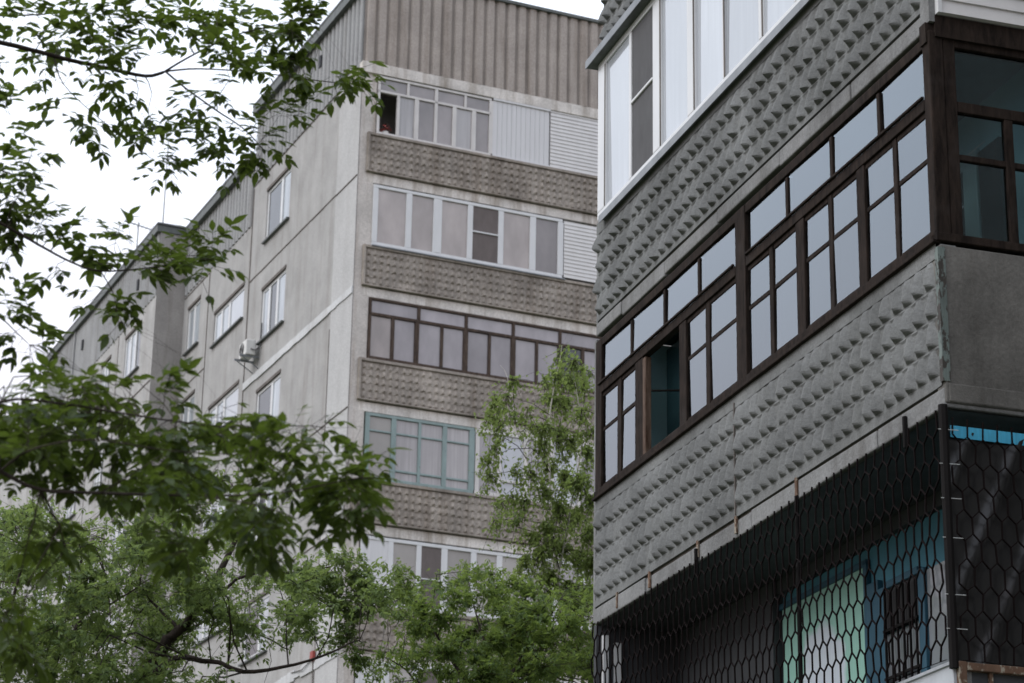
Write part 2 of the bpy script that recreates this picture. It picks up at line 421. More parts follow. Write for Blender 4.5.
MAPLE_CLUMPS=[(-2.22,9.66,6.45,5,0.058,0.053),(-2.10,9.60,6.42,6,0.058,0.053),(-2.11,9.85,6.37,5,0.058,0.053),(-2.19,9.54,6.20,5,0.058,0.053),(-1.88,9.84,6.65,8,0.058,0.053),(-1.85,9.76,6.47,10,0.058,0.053),(-1.80,9.61,6.26,10,0.058,0.053),(-1.79,9.84,6.27,6,0.058,0.053),(-1.94,9.57,6.25,4,0.058,0.053),(-2.05,9.75,6.21,4,0.058,0.053),(-1.99,9.58,6.02,3,0.058,0.053),(-1.93,9.60,5.98,4,0.058,0.053),(-1.86,9.79,6.02,8,0.058,0.053),(-1.69,10.02,6.68,8,0.058,0.053),(-1.63,9.68,6.35,3,0.058,0.053),(-1.49,9.75,6.56,10,0.058,0.053),(-1.49,9.95,6.54,4,0.058,0.053),(-1.39,10.13,6.81,8,0.058,0.053),(-1.25,9.96,6.62,7,0.058,0.053),(-1.13,9.88,6.49,9,0.058,0.053),(-1.25,10.16,6.58,8,0.058,0.053),(-1.27,9.69,6.33,10,0.058,0.053),(-1.00,10.13,6.78,12,0.058,0.053),(-1.00,9.84,6.53,7,0.058,0.053),(-0.97,9.77,6.34,7,0.058,0.053),(-0.79,9.78,6.29,6,0.058,0.053),(-0.73,9.88,6.36,6,0.058,0.053),(-0.71,10.13,6.45,6,0.058,0.053),(-1.29,9.76,6.22,5,0.058,0.053),(-1.64,9.91,6.15,7,0.058,0.053),(-1.71,9.92,6.17,3,0.058,0.053),(-1.45,9.83,6.15,7,0.058,0.053),(-1.33,9.93,6.17,4,0.058,0.053),(-1.56,9.66,5.88,6,0.058,0.053),(-1.52,9.66,5.79,9,0.058,0.053),(-1.40,9.75,5.96,7,0.058,0.053),(-1.31,10.01,6.08,7,0.058,0.053),(-1.28,9.88,5.91,5,0.058,0.053),(-1.16,9.84,6.04,9,0.058,0.053),(-1.14,9.98,6.02,8,0.058,0.053),(-1.05,9.92,6.18,7,0.058,0.053),(-0.96,9.85,6.15,5,0.058,0.053),(-2.24,9.90,6.67,5,0.058,0.053),(-2.04,9.89,6.69,6,0.058,0.053),(-1.74,9.72,6.48,6,0.058,0.053),(-1.10,9.98,6.46,6,0.058,0.053),(-1.06,9.96,6.65,7,0.058,0.053),(-0.94,10.14,6.76,6,0.058,0.053),(-1.42,10.01,6.63,5,0.058,0.053),(-1.73,9.74,6.60,6,0.058,0.053),(-2.09,10.02,6.60,5,0.058,0.053),(-1.90,9.62,6.43,6,0.058,0.053),(-2.08,9.13,5.81,6,0.046,0.043),(-2.11,9.29,5.82,3,0.046,0.043),(-1.95,9.02,5.58,4,0.046,0.043),(-2.05,9.17,5.56,7,0.046,0.043),(-1.96,8.96,5.41,7,0.046,0.043),(-2.09,9.25,5.47,6,0.046,0.043),(-2.05,9.31,5.40,8,0.046,0.043),(-1.94,9.23,5.34,7,0.046,0.043),(-2.05,9.37,5.41,6,0.046,0.043),(-1.92,9.11,5.31,3,0.046,0.043),(-2.05,9.27,5.29,6,0.046,0.043),(-1.89,9.26,5.32,3,0.046,0.043),(-2.06,9.21,5.16,3,0.046,0.043),(-1.85,9.19,5.11,4,0.046,0.043),(-1.85,9.39,5.38,3,0.046,0.043),(-1.75,9.46,5.33,5,0.046,0.043),(-1.64,9.24,5.32,4,0.046,0.043),(-1.68,9.33,5.22,6,0.046,0.043),(-1.52,9.05,5.19,5,0.046,0.043),(-1.54,9.38,5.22,6,0.046,0.043),(-1.45,9.36,5.23,8,0.046,0.043),(-1.39,9.55,5.35,7,0.046,0.043),(-1.27,9.48,5.36,8,0.046,0.043),(-1.23,9.21,5.18,6,0.046,0.043),(-1.29,9.25,5.15,4,0.046,0.043),(-1.62,9.34,5.05,7,0.046,0.043),(-1.56,9.03,4.86,4,0.046,0.043),(-1.68,9.23,5.04,3,0.046,0.043),(-1.98,9.02,4.87,5,0.046,0.043),(-1.89,9.01,4.86,3,0.046,0.043),(-1.95,8.97,4.76,7,0.046,0.043),(-1.94,9.34,4.83,4,0.046,0.043),(-1.83,9.03,4.73,2,0.046,0.043),(-2.01,9.05,4.94,4,0.046,0.043),(-1.37,9.03,4.26,5,0.063,0.044),(-1.54,8.56,4.22,6,0.061,0.043),(-1.49,7.85,4.18,5,0.057,0.040),(-1.88,8.35,4.20,6,0.060,0.043),(-1.72,8.45,4.09,4,0.059,0.042),(-0.56,8.14,3.90,7,0.058,0.041),(-1.11,9.08,4.49,4,0.064,0.045),(-1.55,7.47,3.87,4,0.055,0.038),(-1.59,7.59,3.98,4,0.055,0.039),(-1.39,8.52,4.08,6,0.060,0.043),(-1.70,8.20,4.14,7,0.059,0.042),(-1.69,8.40,4.10,6,0.059,0.042),(-1.12,7.95,4.08,6,0.056,0.039),(-1.87,8.45,4.20,4,0.061,0.043),(-1.43,8.57,4.33,5,0.060,0.042),(-1.54,8.96,4.43,5,0.062,0.044),(-0.84,8.02,4.06,7,0.058,0.041),(-1.76,7.93,4.10,6,0.056,0.040),(-1.50,8.94,4.12,6,0.064,0.045),(-1.55,8.12,4.21,5,0.058,0.041),(-0.70,9.19,4.28,4,0.063,0.045),(-0.86,8.43,4.08,5,0.059,0.041),(-1.76,8.39,4.05,7,0.059,0.042),(-1.64,7.71,4.08,5,0.055,0.039),(-1.27,8.55,4.06,7,0.061,0.043),(-1.22,8.95,4.42,4,0.062,0.044),(-1.75,8.41,4.11,5,0.059,0.041),(-0.73,8.07,4.05,6,0.057,0.040),(-0.87,8.70,4.22,7,0.063,0.044),(-0.94,9.10,4.11,7,0.063,0.044),(-1.85,8.97,4.51,4,0.063,0.045),(-1.68,8.32,4.13,4,0.060,0.042),(-1.22,8.73,4.14,4,0.063,0.045),(-1.65,8.38,4.39,4,0.059,0.042),(-0.87,8.70,4.00,5,0.061,0.043),(-1.22,8.88,4.22,5,0.061,0.043),(-0.62,8.77,4.17,5,0.063,0.044),(-1.76,8.52,4.25,4,0.061,0.043),(-1.67,8.72,4.37,4,0.063,0.045),(-0.55,7.97,3.91,5,0.056,0.040),(-1.13,8.02,4.04,5,0.058,0.041),(-1.34,8.07,4.09,7,0.059,0.042),(-1.37,8.05,3.95,4,0.056,0.039),(-0.84,8.34,3.93,6,0.058,0.041),(-1.07,7.63,3.85,6,0.055,0.039),(-0.89,7.89,3.94,4,0.057,0.040),(-1.68,7.90,4.11,5,0.055,0.039),(-1.34,8.88,4.33,7,0.064,0.045),(-1.87,9.16,4.42,5,0.064,0.045),(-1.57,8.55,4.35,6,0.061,0.043),(-1.57,8.18,4.14,5,0.057,0.040),(-0.55,8.83,4.24,4,0.062,0.044),(-1.55,7.96,4.07,7,0.056,0.039),(-1.38,8.96,4.27,7,0.064,0.045),(-1.71,8.91,4.46,5,0.063,0.044),(-1.12,9.28,4.36,6,0.064,0.045),(-1.78,7.98,4.03,6,0.059,0.041),(-1.01,8.68,4.20,6,0.060,0.043),(-1.78,8.11,4.19,6,0.059,0.042),(-0.54,8.02,3.82,5,0.055,0.039),(-1.56,8.17,4.25,6,0.058,0.041),(-1.15,8.00,4.11,4,0.055,0.039),(-1.53,7.58,3.91,7,0.055,0.039),(-1.62,8.68,4.22,5,0.061,0.043),(-0.51,8.01,3.97,5,0.055,0.039),(-0.72,9.17,4.21,5,0.063,0.045),(-0.85,7.64,3.74,5,0.055,0.039),(-1.02,8.58,3.92,7,0.060,0.042),(-0.99,8.16,3.91,4,0.059,0.042),(-1.21,8.77,4.06,4,0.063,0.044),(-0.85,8.39,4.17,7,0.059,0.042),(-1.12,7.65,3.79,5,0.055,0.039),(-1.53,8.35,4.03,6,0.061,0.043),(-1.28,8.76,4.20,4,0.061,0.043),(-1.50,8.45,4.13,7,0.059,0.042),(-1.78,8.42,4.20,6,0.059,0.042),(-1.16,8.87,4.38,6,0.064,0.045),(-0.75,8.29,4.02,6,0.057,0.040),(-1.34,9.12,4.58,4,0.064,0.045),(-1.31,8.31,3.97,7,0.058,0.041),(-1.79,7.98,3.99,7,0.056,0.039),(-1.34,8.16,4.09,4,0.058,0.041),(-1.43,7.82,4.17,4,0.055,0.039),(-1.01,8.26,4.18,6,0.059,0.042),(-1.61,8.18,4.34,3,0.051,0.044),(-1.40,8.22,4.32,4,0.051,0.044),(-1.23,8.07,4.25,5,0.051,0.044),(-0.75,7.93,4.09,4,0.051,0.044),(-0.66,8.30,4.19,4,0.051,0.044),(-1.57,8.00,3.73,9,0.051,0.044),(-1.58,8.24,3.74,6,0.051,0.044),(-1.14,8.15,3.74,9,0.051,0.044),(-1.09,7.98,3.64,7,0.051,0.044),(-0.83,7.95,3.74,9,0.051,0.044),(-0.85,8.37,3.80,7,0.051,0.044),(-0.57,8.14,3.96,6,0.051,0.044),(-0.57,8.24,3.95,7,0.051,0.044),(-0.54,8.00,3.83,7,0.051,0.044),(-0.53,8.37,4.03,4,0.051,0.044),(-0.66,8.17,3.84,5,0.051,0.044),(-1.71,8.23,3.47,8,0.051,0.044),(-1.64,8.06,3.36,8,0.051,0.044),(-1.63,7.87,3.45,5,0.051,0.044),(-5.27,7.97,6.03,8,0.120,0.100),(-5.34,9.17,8.50,6,0.120,0.100),(-3.99,7.56,6.33,8,0.120,0.100),(-5.51,9.92,4.91,6,0.120,0.100),(-4.71,8.20,6.62,6,0.120,0.100),(-4.39,7.93,6.08,5,0.120,0.100),(-5.90,7.92,5.70,6,0.120,0.100),(-5.53,7.26,7.76,6,0.120,0.100),(-3.74,7.83,5.88,6,0.120,0.100),(-6.00,8.03,5.69,6,0.120,0.100),(-4.54,9.09,4.75,5,0.120,0.100),(-3.24,8.35,4.61,8,0.120,0.100),(-3.05,9.75,6.16,5,0.120,0.100),(-4.80,9.49,4.76,6,0.120,0.100),(-4.58,7.42,8.46,8,0.120,0.100),(-2.99,7.95,7.96,5,0.120,0.100),(-5.70,10.12,5.18,5,0.120,0.100),(-3.82,9.14,8.34,6,0.120,0.100),(-3.64,7.20,4.57,5,0.120,0.100),(-3.16,9.14,5.22,6,0.120,0.100),(-4.13,8.78,8.43,6,0.120,0.100),(-5.83,7.41,7.27,8,0.120,0.100),(-5.57,7.98,8.35,8,0.120,0.100),(-4.43,10.19,4.21,6,0.120,0.100),(-4.07,9.85,8.42,6,0.120,0.100),(-4.39,7.29,6.52,6,0.120,0.100),(-5.19,7.27,7.30,6,0.120,0.100),(-4.06,7.44,8.09,5,0.120,0.100),(-3.15,7.88,7.14,5,0.120,0.100),(-3.83,8.29,7.26,6,0.120,0.100),(-3.57,9.42,5.07,8,0.120,0.100),(-4.56,7.80,4.50,5,0.120,0.100),(-5.47,9.48,5.22,6,0.120,0.100),(-4.14,9.03,4.68,5,0.120,0.100),(-3.20,7.37,6.33,8,0.120,0.100),(-4.90,7.84,4.84,8,0.120,0.100),(-6.03,7.38,4.82,6,0.120,0.100),(-3.85,8.14,6.18,5,0.120,0.100),(-3.13,8.19,8.59,5,0.120,0.100),(-4.47,8.60,7.07,6,0.120,0.100),(-4.95,8.32,7.12,6,0.120,0.100),(-5.84,7.43,6.15,5,0.120,0.100),(-3.05,7.57,5.75,5,0.120,0.100),(-3.66,8.13,5.87,6,0.120,0.100),(-3.87,7.79,4.59,8,0.120,0.100),(-5.56,8.29,8.25,6,0.120,0.100),(-4.84,9.64,4.33,6,0.120,0.100),(-6.08,7.39,4.38,5,0.120,0.100),(-3.73,9.90,5.33,6,0.120,0.100),(-5.09,10.06,5.80,5,0.120,0.100),(-3.84,8.15,5.35,6,0.120,0.100),(-3.82,8.99,5.51,8,0.120,0.100),(-5.98,9.68,8.36,5,0.120,0.100),(-3.04,10.06,6.29,6,0.120,0.100),(-3.19,9.64,7.68,5,0.120,0.100),(-5.60,9.61,8.28,8,0.120,0.100),(-3.92,7.65,5.53,5,0.120,0.100),(-5.15,8.29,5.64,8,0.120,0.100),(-5.55,9.46,4.55,5,0.120,0.100),(-4.06,8.65,5.99,8,0.120,0.100)]
ASH_LIMBS=[[(-4.10,25.69,0.00,0.160),(-4.05,25.69,3.50,0.140),(-4.09,25.68,6.10,0.0825),(-3.87,25.71,6.77,0.0713),(-3.67,25.74,7.19,0.0638),(-3.54,25.76,7.36,0.0562),(-3.25,25.80,7.73,0.0450),(-3.02,25.82,8.30,0.0300),(-2.89,25.84,8.74,0.0150)],
[(-3.90,25.71,6.69,0.0450),(-3.50,25.36,6.97,0.0338),(-3.10,25.21,6.91,0.0263),(-2.62,25.06,6.78,0.0225),(-2.04,24.92,6.88,0.0150),(-1.53,24.95,7.11,0.0090)],
[(-4.10,25.69,3.20,0.100),(-4.73,25.57,6.12,0.0450),(-4.81,25.55,6.88,0.0375),(-4.66,25.58,7.19,0.0338),(-4.54,25.60,7.51,0.0263),(-4.52,25.60,7.78,0.0210),(-4.61,25.59,8.05,0.0150),(-4.61,25.59,8.41,0.0090)],
[(-4.54,25.60,7.51,0.0165),(-4.21,25.25,7.51,0.0112),(-3.90,25.20,7.72,0.0075)],
[(-3.54,25.76,7.36,0.0225),(-3.93,26.21,7.79,0.0150),(-4.27,26.46,8.13,0.0090),(-4.49,26.62,8.57,0.0060)],
[(-3.25,25.80,7.73,0.0225),(-2.81,25.85,8.01,0.0150),(-2.27,25.90,8.06,0.0105),(-1.89,25.93,8.16,0.0060)],
[(-3.67,25.74,7.19,0.0225),(-3.23,26.40,7.68,0.0150),(-2.86,26.65,7.58,0.0105),(-2.43,26.89,7.41,0.0075)],
[(-4.10,25.69,4.20,0.080),(-5.11,25.49,6.31,0.0300),(-5.37,25.44,7.04,0.0225),(-5.27,25.46,7.70,0.0150),(-5.17,25.48,8.37,0.0090)]]
ASH_CLUMPS=[(-4.73,27.44,5.31,179,0.51,0.28),(-5.84,26.37,7.07,141,0.50,0.34),(-3.22,27.45,9.00,130,0.61,0.33),(-2.53,24.66,7.94,127,0.47,0.44),(-3.34,25.28,7.58,179,0.59,0.31),(-4.01,27.34,5.97,174,0.43,0.32),(-6.11,27.60,8.68,150,0.73,0.33),(-5.67,25.96,6.60,125,0.54,0.29),(-5.30,25.94,7.99,155,0.49,0.26),(-4.24,24.12,5.96,131,0.49,0.42),(-3.35,23.85,8.24,137,0.60,0.39),(-5.97,26.27,8.45,138,0.51,0.32),(-1.53,25.27,7.66,139,0.71,0.46),(-4.66,26.69,8.44,124,0.42,0.44),(-3.94,25.24,5.62,171,0.57,0.29),(-6.13,25.96,6.77,173,0.45,0.38),(-4.06,23.96,6.57,129,0.59,0.45),(-5.88,26.83,7.20,177,0.49,0.29),(-4.97,24.16,5.56,138,0.70,0.43),(-5.22,24.98,7.90,146,0.55,0.28),(-5.21,27.42,6.35,112,0.61,0.41),(-5.36,23.56,5.26,151,0.60,0.39),(-4.74,25.97,7.33,139,0.64,0.35),(-4.00,25.56,8.23,117,0.46,0.35),(-5.67,25.42,7.10,112,0.63,0.28),(-4.06,27.87,7.95,119,0.70,0.46),(-5.01,25.47,5.03,176,0.72,0.29),(-6.09,26.54,7.72,121,0.72,0.31),(-3.42,24.36,5.13,128,0.59,0.32),(-5.63,23.71,7.71,175,0.64,0.44),(-4.83,23.67,5.48,147,0.63,0.33),(-3.97,24.55,5.59,179,0.61,0.33),(-2.29,26.57,8.21,178,0.61,0.39),(-6.16,25.83,8.39,140,0.59,0.44),(-5.71,26.12,8.14,111,0.42,0.33),(-5.34,24.09,7.14,150,0.61,0.30),(-5.96,27.14,6.65,164,0.55,0.31),(-6.02,25.60,6.33,134,0.63,0.35),(-4.39,23.40,5.02,147,0.55,0.31),(-5.18,23.08,5.40,148,0.73,0.29),(-5.12,25.53,6.47,154,0.69,0.29),(-4.30,23.44,7.22,172,0.68,0.40),(-6.18,26.47,5.69,142,0.66,0.35),(-4.90,24.23,8.15,112,0.53,0.41),(-2.79,26.11,8.03,140,0.68,0.36),(-5.21,27.75,6.76,125,0.71,0.26),(-5.17,26.67,8.26,176,0.67,0.33),(-3.26,24.40,7.44,153,0.45,0.44),(-5.27,24.70,5.11,119,0.43,0.27),(-5.58,24.72,6.38,167,0.69,0.44),(-6.06,27.32,5.73,176,0.46,0.30),(-2.92,23.90,7.40,116,0.67,0.30),(-4.20,23.32,6.73,127,0.51,0.40),(-4.79,27.82,8.18,145,0.70,0.38),(-5.88,25.01,7.12,164,0.53,0.40),(-3.87,27.47,8.57,116,0.69,0.29),(-6.46,26.48,8.33,178,0.42,0.36),(-3.48,24.24,5.55,144,0.53,0.43),(-4.54,24.55,5.04,125,0.65,0.36),(-5.09,23.44,5.97,165,0.65,0.42),(-3.10,25.34,7.48,137,0.71,0.28),(-5.58,27.36,8.31,145,0.55,0.44),(-5.03,25.66,7.09,162,0.67,0.39),(-4.22,23.98,7.25,169,0.64,0.41),(-5.57,26.74,7.41,150,0.46,0.35),(-4.90,27.21,6.41,120,0.47,0.31),(-4.26,24.00,6.51,132,0.48,0.46),(-2.95,28.06,9.26,117,0.55,0.46),(-4.23,26.32,8.36,117,0.49,0.34),(-6.26,26.67,7.55,158,0.59,0.39),(-4.08,26.18,8.55,138,0.66,0.44),(-4.23,26.86,6.89,139,0.50,0.40),(-4.10,26.30,7.86,116,0.56,0.42),(-4.89,25.32,7.17,153,0.56,0.40),(-4.64,27.90,7.46,112,0.60,0.29),(-3.80,26.08,8.70,147,0.66,0.36),(-3.95,27.87,7.81,124,0.65,0.34),(-4.40,23.25,6.80,139,0.56,0.40),(-4.27,24.30,7.56,161,0.73,0.37),(-4.86,25.01,5.64,124,0.46,0.42),(-3.67,24.41,6.46,177,0.54,0.39),(-3.98,25.93,7.85,118,0.70,0.33),(-2.03,25.32,7.85,127,0.56,0.30),(-5.73,24.28,5.80,127,0.52,0.36),(-4.15,26.44,6.55,135,0.73,0.43),(-6.11,27.27,5.88,164,0.47,0.43),(-6.02,26.06,5.21,127,0.45,0.29),(-4.76,24.81,5.70,120,0.72,0.42),(-5.27,25.99,5.44,164,0.64,0.44),(-5.12,25.64,6.16,161,0.56,0.44),(-3.36,24.50,7.63,119,0.58,0.27),(-3.98,25.65,8.40,144,0.60,0.43),(-5.87,25.17,5.50,149,0.64,0.43),(-4.72,27.81,7.75,115,0.63,0.39),(-6.09,26.18,6.58,175,0.53,0.46),(-3.96,27.63,7.43,112,0.66,0.39),(-4.28,24.99,5.42,143,0.59,0.41),(-5.04,25.13,7.07,148,0.69,0.32),(-2.17,25.93,7.43,129,0.59,0.45),(-4.42,24.64,7.44,151,0.63,0.42),(-6.21,27.15,6.29,148,0.44,0.32),(-6.62,27.23,8.57,152,0.64,0.42),(-2.86,26.72,6.80,124,0.64,0.35),(-3.20,27.36,7.89,165,0.61,0.31),(-4.54,24.72,7.05,140,0.63,0.45),(-5.30,23.19,6.16,118,0.69,0.38),(-4.59,27.72,6.98,178,0.58,0.34),(-5.25,24.05,6.05,120,0.43,0.26),(-3.19,28.06,9.16,116,0.71,0.29),(-5.62,24.12,5.78,161,0.48,0.27),(-5.85,26.36,6.54,142,0.73,0.31),(-6.01,26.43,7.86,121,0.70,0.36),(-5.92,25.69,7.46,140,0.64,0.29),(-2.39,26.59,7.75,154,0.56,0.34),(-5.83,26.34,5.16,167,0.53,0.38),(-3.25,25.45,7.69,172,0.54,0.40),(-2.08,23.52,7.34,128,0.56,0.38),(-6.08,26.82,5.79,170,0.61,0.31),(-5.47,27.54,6.26,126,0.62,0.40),(-3.80,24.53,7.86,162,0.68,0.35),(-5.84,26.68,5.88,126,0.61,0.44),(-3.19,24.31,7.88,122,0.65,0.33),(-3.46,25.85,7.40,120,0.43,0.46),(-5.16,24.72,6.36,146,0.43,0.27),(-3.61,24.59,6.48,164,0.56,0.45),(-4.84,23.51,7.67,113,0.60,0.43),(-4.10,27.66,5.49,114,0.62,0.34),(-5.12,24.30,4.94,149,0.63,0.45),(-2.91,25.59,7.39,121,0.74,0.46),(-5.30,27.43,7.94,173,0.70,0.27),(-6.21,26.51,8.59,175,0.64,0.32),(-5.39,24.24,7.30,118,0.58,0.29),(-5.25,26.34,8.57,110,0.66,0.30),(-5.45,24.05,5.01,175,0.71,0.44),(-5.03,23.53,6.68,175,0.70,0.39),(-4.24,27.22,7.96,143,0.63,0.29),(-1.95,25.50,7.90,120,0.51,0.43),(-4.61,25.54,8.26,132,0.72,0.28),(-4.90,24.49,6.77,128,0.49,0.33),(-4.23,23.50,5.07,160,0.52,0.46),(-5.71,24.58,5.53,119,0.42,0.43),(-3.64,25.43,8.18,173,0.49,0.37),(-5.81,26.67,8.49,159,0.48,0.28),(-5.62,25.36,6.43,129,0.49,0.38),(-3.14,23.71,7.67,161,0.55,0.40),(-5.53,24.60,5.53,168,0.71,0.36),(-5.82,25.23,5.25,171,0.51,0.30),(-2.02,24.30,7.21,135,0.62,0.26),(-3.66,25.82,7.21,118,0.66,0.42),(-2.08,26.93,8.02,136,0.67,0.27),(-3.78,25.87,6.95,147,0.43,0.45),(-4.76,23.62,7.70,127,0.69,0.27),(-5.24,23.97,5.84,111,0.62,0.38),(-3.31,23.87,5.84,170,0.66,0.27),(-5.50,25.42,6.90,129,0.46,0.34),(-5.76,27.13,6.84,120,0.61,0.41),(-5.62,27.53,5.94,137,0.56,0.43),(-3.93,27.84,7.87,164,0.53,0.31),(-4.94,27.88,7.68,166,0.72,0.42),(-3.82,27.82,5.47,127,0.56,0.39),(-4.02,23.59,6.40,140,0.59,0.26),(-5.54,26.76,5.24,175,0.63,0.42),(-5.60,24.24,6.09,157,0.51,0.37),(-4.84,25.22,6.76,176,0.51,0.32),(-3.17,26.26,8.68,176,0.59,0.31),(-3.63,24.04,6.49,118,0.46,0.32),(-4.04,24.44,7.51,116,0.60,0.43),(-3.01,24.38,6.43,159,0.57,0.37),(-5.05,25.57,8.04,136,0.61,0.26),(-4.12,24.40,5.33,148,0.58,0.32),(-1.31,24.33,7.50,114,0.71,0.35),(-5.75,25.06,7.23,161,0.46,0.31),(-5.26,24.74,7.37,157,0.62,0.43),(-3.92,26.71,6.01,174,0.46,0.43),(-6.04,25.71,5.87,144,0.74,0.37),(-4.32,27.45,6.13,152,0.55,0.35),(-3.73,24.73,5.91,137,0.60,0.34),(-4.78,27.26,6.07,144,0.57,0.30),(-4.83,25.91,8.45,150,0.45,0.44),(-4.74,27.21,5.83,177,0.49,0.35),(-5.82,25.33,6.59,174,0.68,0.37),(-2.79,25.16,7.31,151,0.54,0.45),(-4.41,25.92,7.40,150,0.71,0.45),(-3.90,26.31,7.34,179,0.53,0.37),(-4.72,27.16,5.28,145,0.46,0.44),(-1.75,25.44,8.09,110,0.30,0.22),(-1.67,25.45,7.93,110,0.30,0.22),(-1.53,25.45,7.77,110,0.30,0.22),(-1.79,25.44,7.65,110,0.30,0.22),(-1.65,25.45,7.49,110,0.30,0.22),(-1.72,25.44,7.27,110,0.30,0.22),(-1.55,25.45,7.06,110,0.30,0.22),(-1.42,25.46,7.66,110,0.30,0.22),(-3.69,26.24,9.21,150,0.42,0.30),(-3.42,26.28,9.20,150,0.42,0.30),(-3.58,26.26,9.05,150,0.42,0.30),(-5.44,25.94,8.60,150,0.42,0.30),(-5.28,25.97,8.67,150,0.42,0.30)]
BIRCH_LIMBS=[[(0.59,29.99,0.00,0.130),(0.59,29.99,4.00,0.110),(0.58,29.99,7.01,0.0306),(0.67,29.99,8.14,0.0238),(0.61,29.99,9.30,0.0187),(0.52,30.00,10.36,0.0136),(0.49,30.00,11.03,0.0102),(0.54,30.00,11.50,0.0075),(0.63,29.99,11.99,0.0034),(0.65,29.99,12.19,0.0017)],
[(0.64,29.99,8.78,0.0153),(0.51,30.20,9.75,0.0136),(0.28,30.30,10.51,0.0116),(0.15,30.40,11.01,0.0095),(0.03,30.50,11.52,0.0068),(-0.06,30.60,11.96,0.0041),(-0.15,30.60,12.11,0.0017)],
[(0.61,29.99,8.91,0.0136),(0.80,29.79,10.04,0.0102),(0.92,29.69,10.80,0.0082),(0.88,29.59,11.17,0.0061),(0.80,29.49,11.61,0.0041),(0.77,29.49,11.88,0.0017)],
[(0.67,29.99,8.14,0.0119),(0.48,30.00,8.52,0.0068),(0.16,30.30,8.98,0.0041),(-0.10,30.40,9.39,0.0020)]]
BIRCH_CLUMPS=[(0.67,30.78,12.40,140,0.32,0.43),(0.80,29.44,11.80,196,0.34,0.36),(0.58,30.00,11.82,196,0.26,0.37),(0.77,30.20,11.81,224,0.25,0.31),(0.98,30.77,11.91,168,0.30,0.34),(1.02,29.84,11.78,112,0.31,0.29),(0.55,30.30,11.61,224,0.33,0.34),(0.71,30.54,11.62,252,0.22,0.33),(0.91,29.50,11.15,224,0.30,0.40),(1.04,29.61,10.92,168,0.29,0.38),(0.45,30.79,11.98,112,0.31,0.38),(0.01,29.39,11.52,126,0.30,0.35),(-0.04,29.37,11.29,98,0.24,0.42),(-0.21,30.04,11.44,182,0.23,0.31),(-0.25,30.49,11.42,168,0.34,0.39),(-0.14,30.43,11.22,126,0.23,0.28),(-0.19,29.77,10.74,140,0.27,0.41),(-0.28,29.36,10.42,126,0.24,0.33),(0.02,29.76,11.19,112,0.35,0.38),(0.22,29.29,11.07,84,0.28,0.35),(0.32,30.73,11.33,140,0.34,0.38),(0.44,29.60,10.97,224,0.28,0.39),(0.63,30.56,11.21,280,0.23,0.45),(0.81,30.49,11.05,280,0.26,0.44),(1.03,30.72,10.99,252,0.26,0.39),(0.38,29.59,10.70,168,0.29,0.45),(0.26,29.55,10.35,126,0.27,0.41),(0.07,29.97,10.48,112,0.26,0.44),(-0.25,29.48,10.26,126,0.33,0.32),(-0.12,30.75,10.29,140,0.27,0.31),(-0.17,29.38,9.65,84,0.26,0.38),(0.04,29.85,10.10,126,0.29,0.35),(0.53,30.52,10.71,224,0.23,0.30),(0.70,29.50,10.28,336,0.27,0.32),(0.88,29.24,10.14,364,0.26,0.32),(1.04,29.43,9.94,308,0.31,0.34),(0.45,29.63,10.12,196,0.32,0.30),(0.20,29.91,10.06,168,0.34,0.30),(0.12,29.45,9.67,112,0.34,0.42),(0.65,29.80,9.97,364,0.27,0.41),(0.86,30.71,10.10,392,0.35,0.32),(1.03,29.91,9.68,364,0.29,0.32),(0.49,29.61,9.66,336,0.24,0.41),(0.30,29.79,9.57,252,0.35,0.39),(0.40,29.54,9.31,336,0.25,0.39),(0.66,30.01,9.50,392,0.34,0.30),(0.90,30.42,9.48,392,0.30,0.33),(1.07,30.09,9.34,364,0.27,0.40),(0.21,29.34,9.13,196,0.26,0.35),(0.53,29.71,9.03,392,0.24,0.43),(0.79,30.09,9.00,420,0.31,0.30),(1.03,29.66,8.84,392,0.27,0.37)]
SHRUB_LIMBS=[[(-0.04,27.50,0.00,0.120),(-0.04,27.50,4.50,0.100),(-0.05,27.50,6.32,0.0490),(-0.00,27.50,6.90,0.0350),(0.16,27.50,7.48,0.0245),(0.44,27.50,7.89,0.0140),(0.61,27.49,8.19,0.0070)],
[(-0.05,27.50,6.44,0.0315),(-0.41,27.40,7.10,0.0210),(-0.76,27.29,7.64,0.0140),(-1.06,27.28,8.10,0.0084),(-1.21,27.27,8.33,0.0042)],
[(-0.00,27.50,6.90,0.0210),(-0.19,27.60,7.49,0.0140),(-0.37,27.60,8.07,0.0084),(-0.46,27.60,8.43,0.0042)],
[(-0.41,27.40,7.10,0.0210),(-0.85,27.19,7.05,0.0140),(-1.20,27.07,7.30,0.0084),(-1.43,27.06,7.41,0.0042)]]
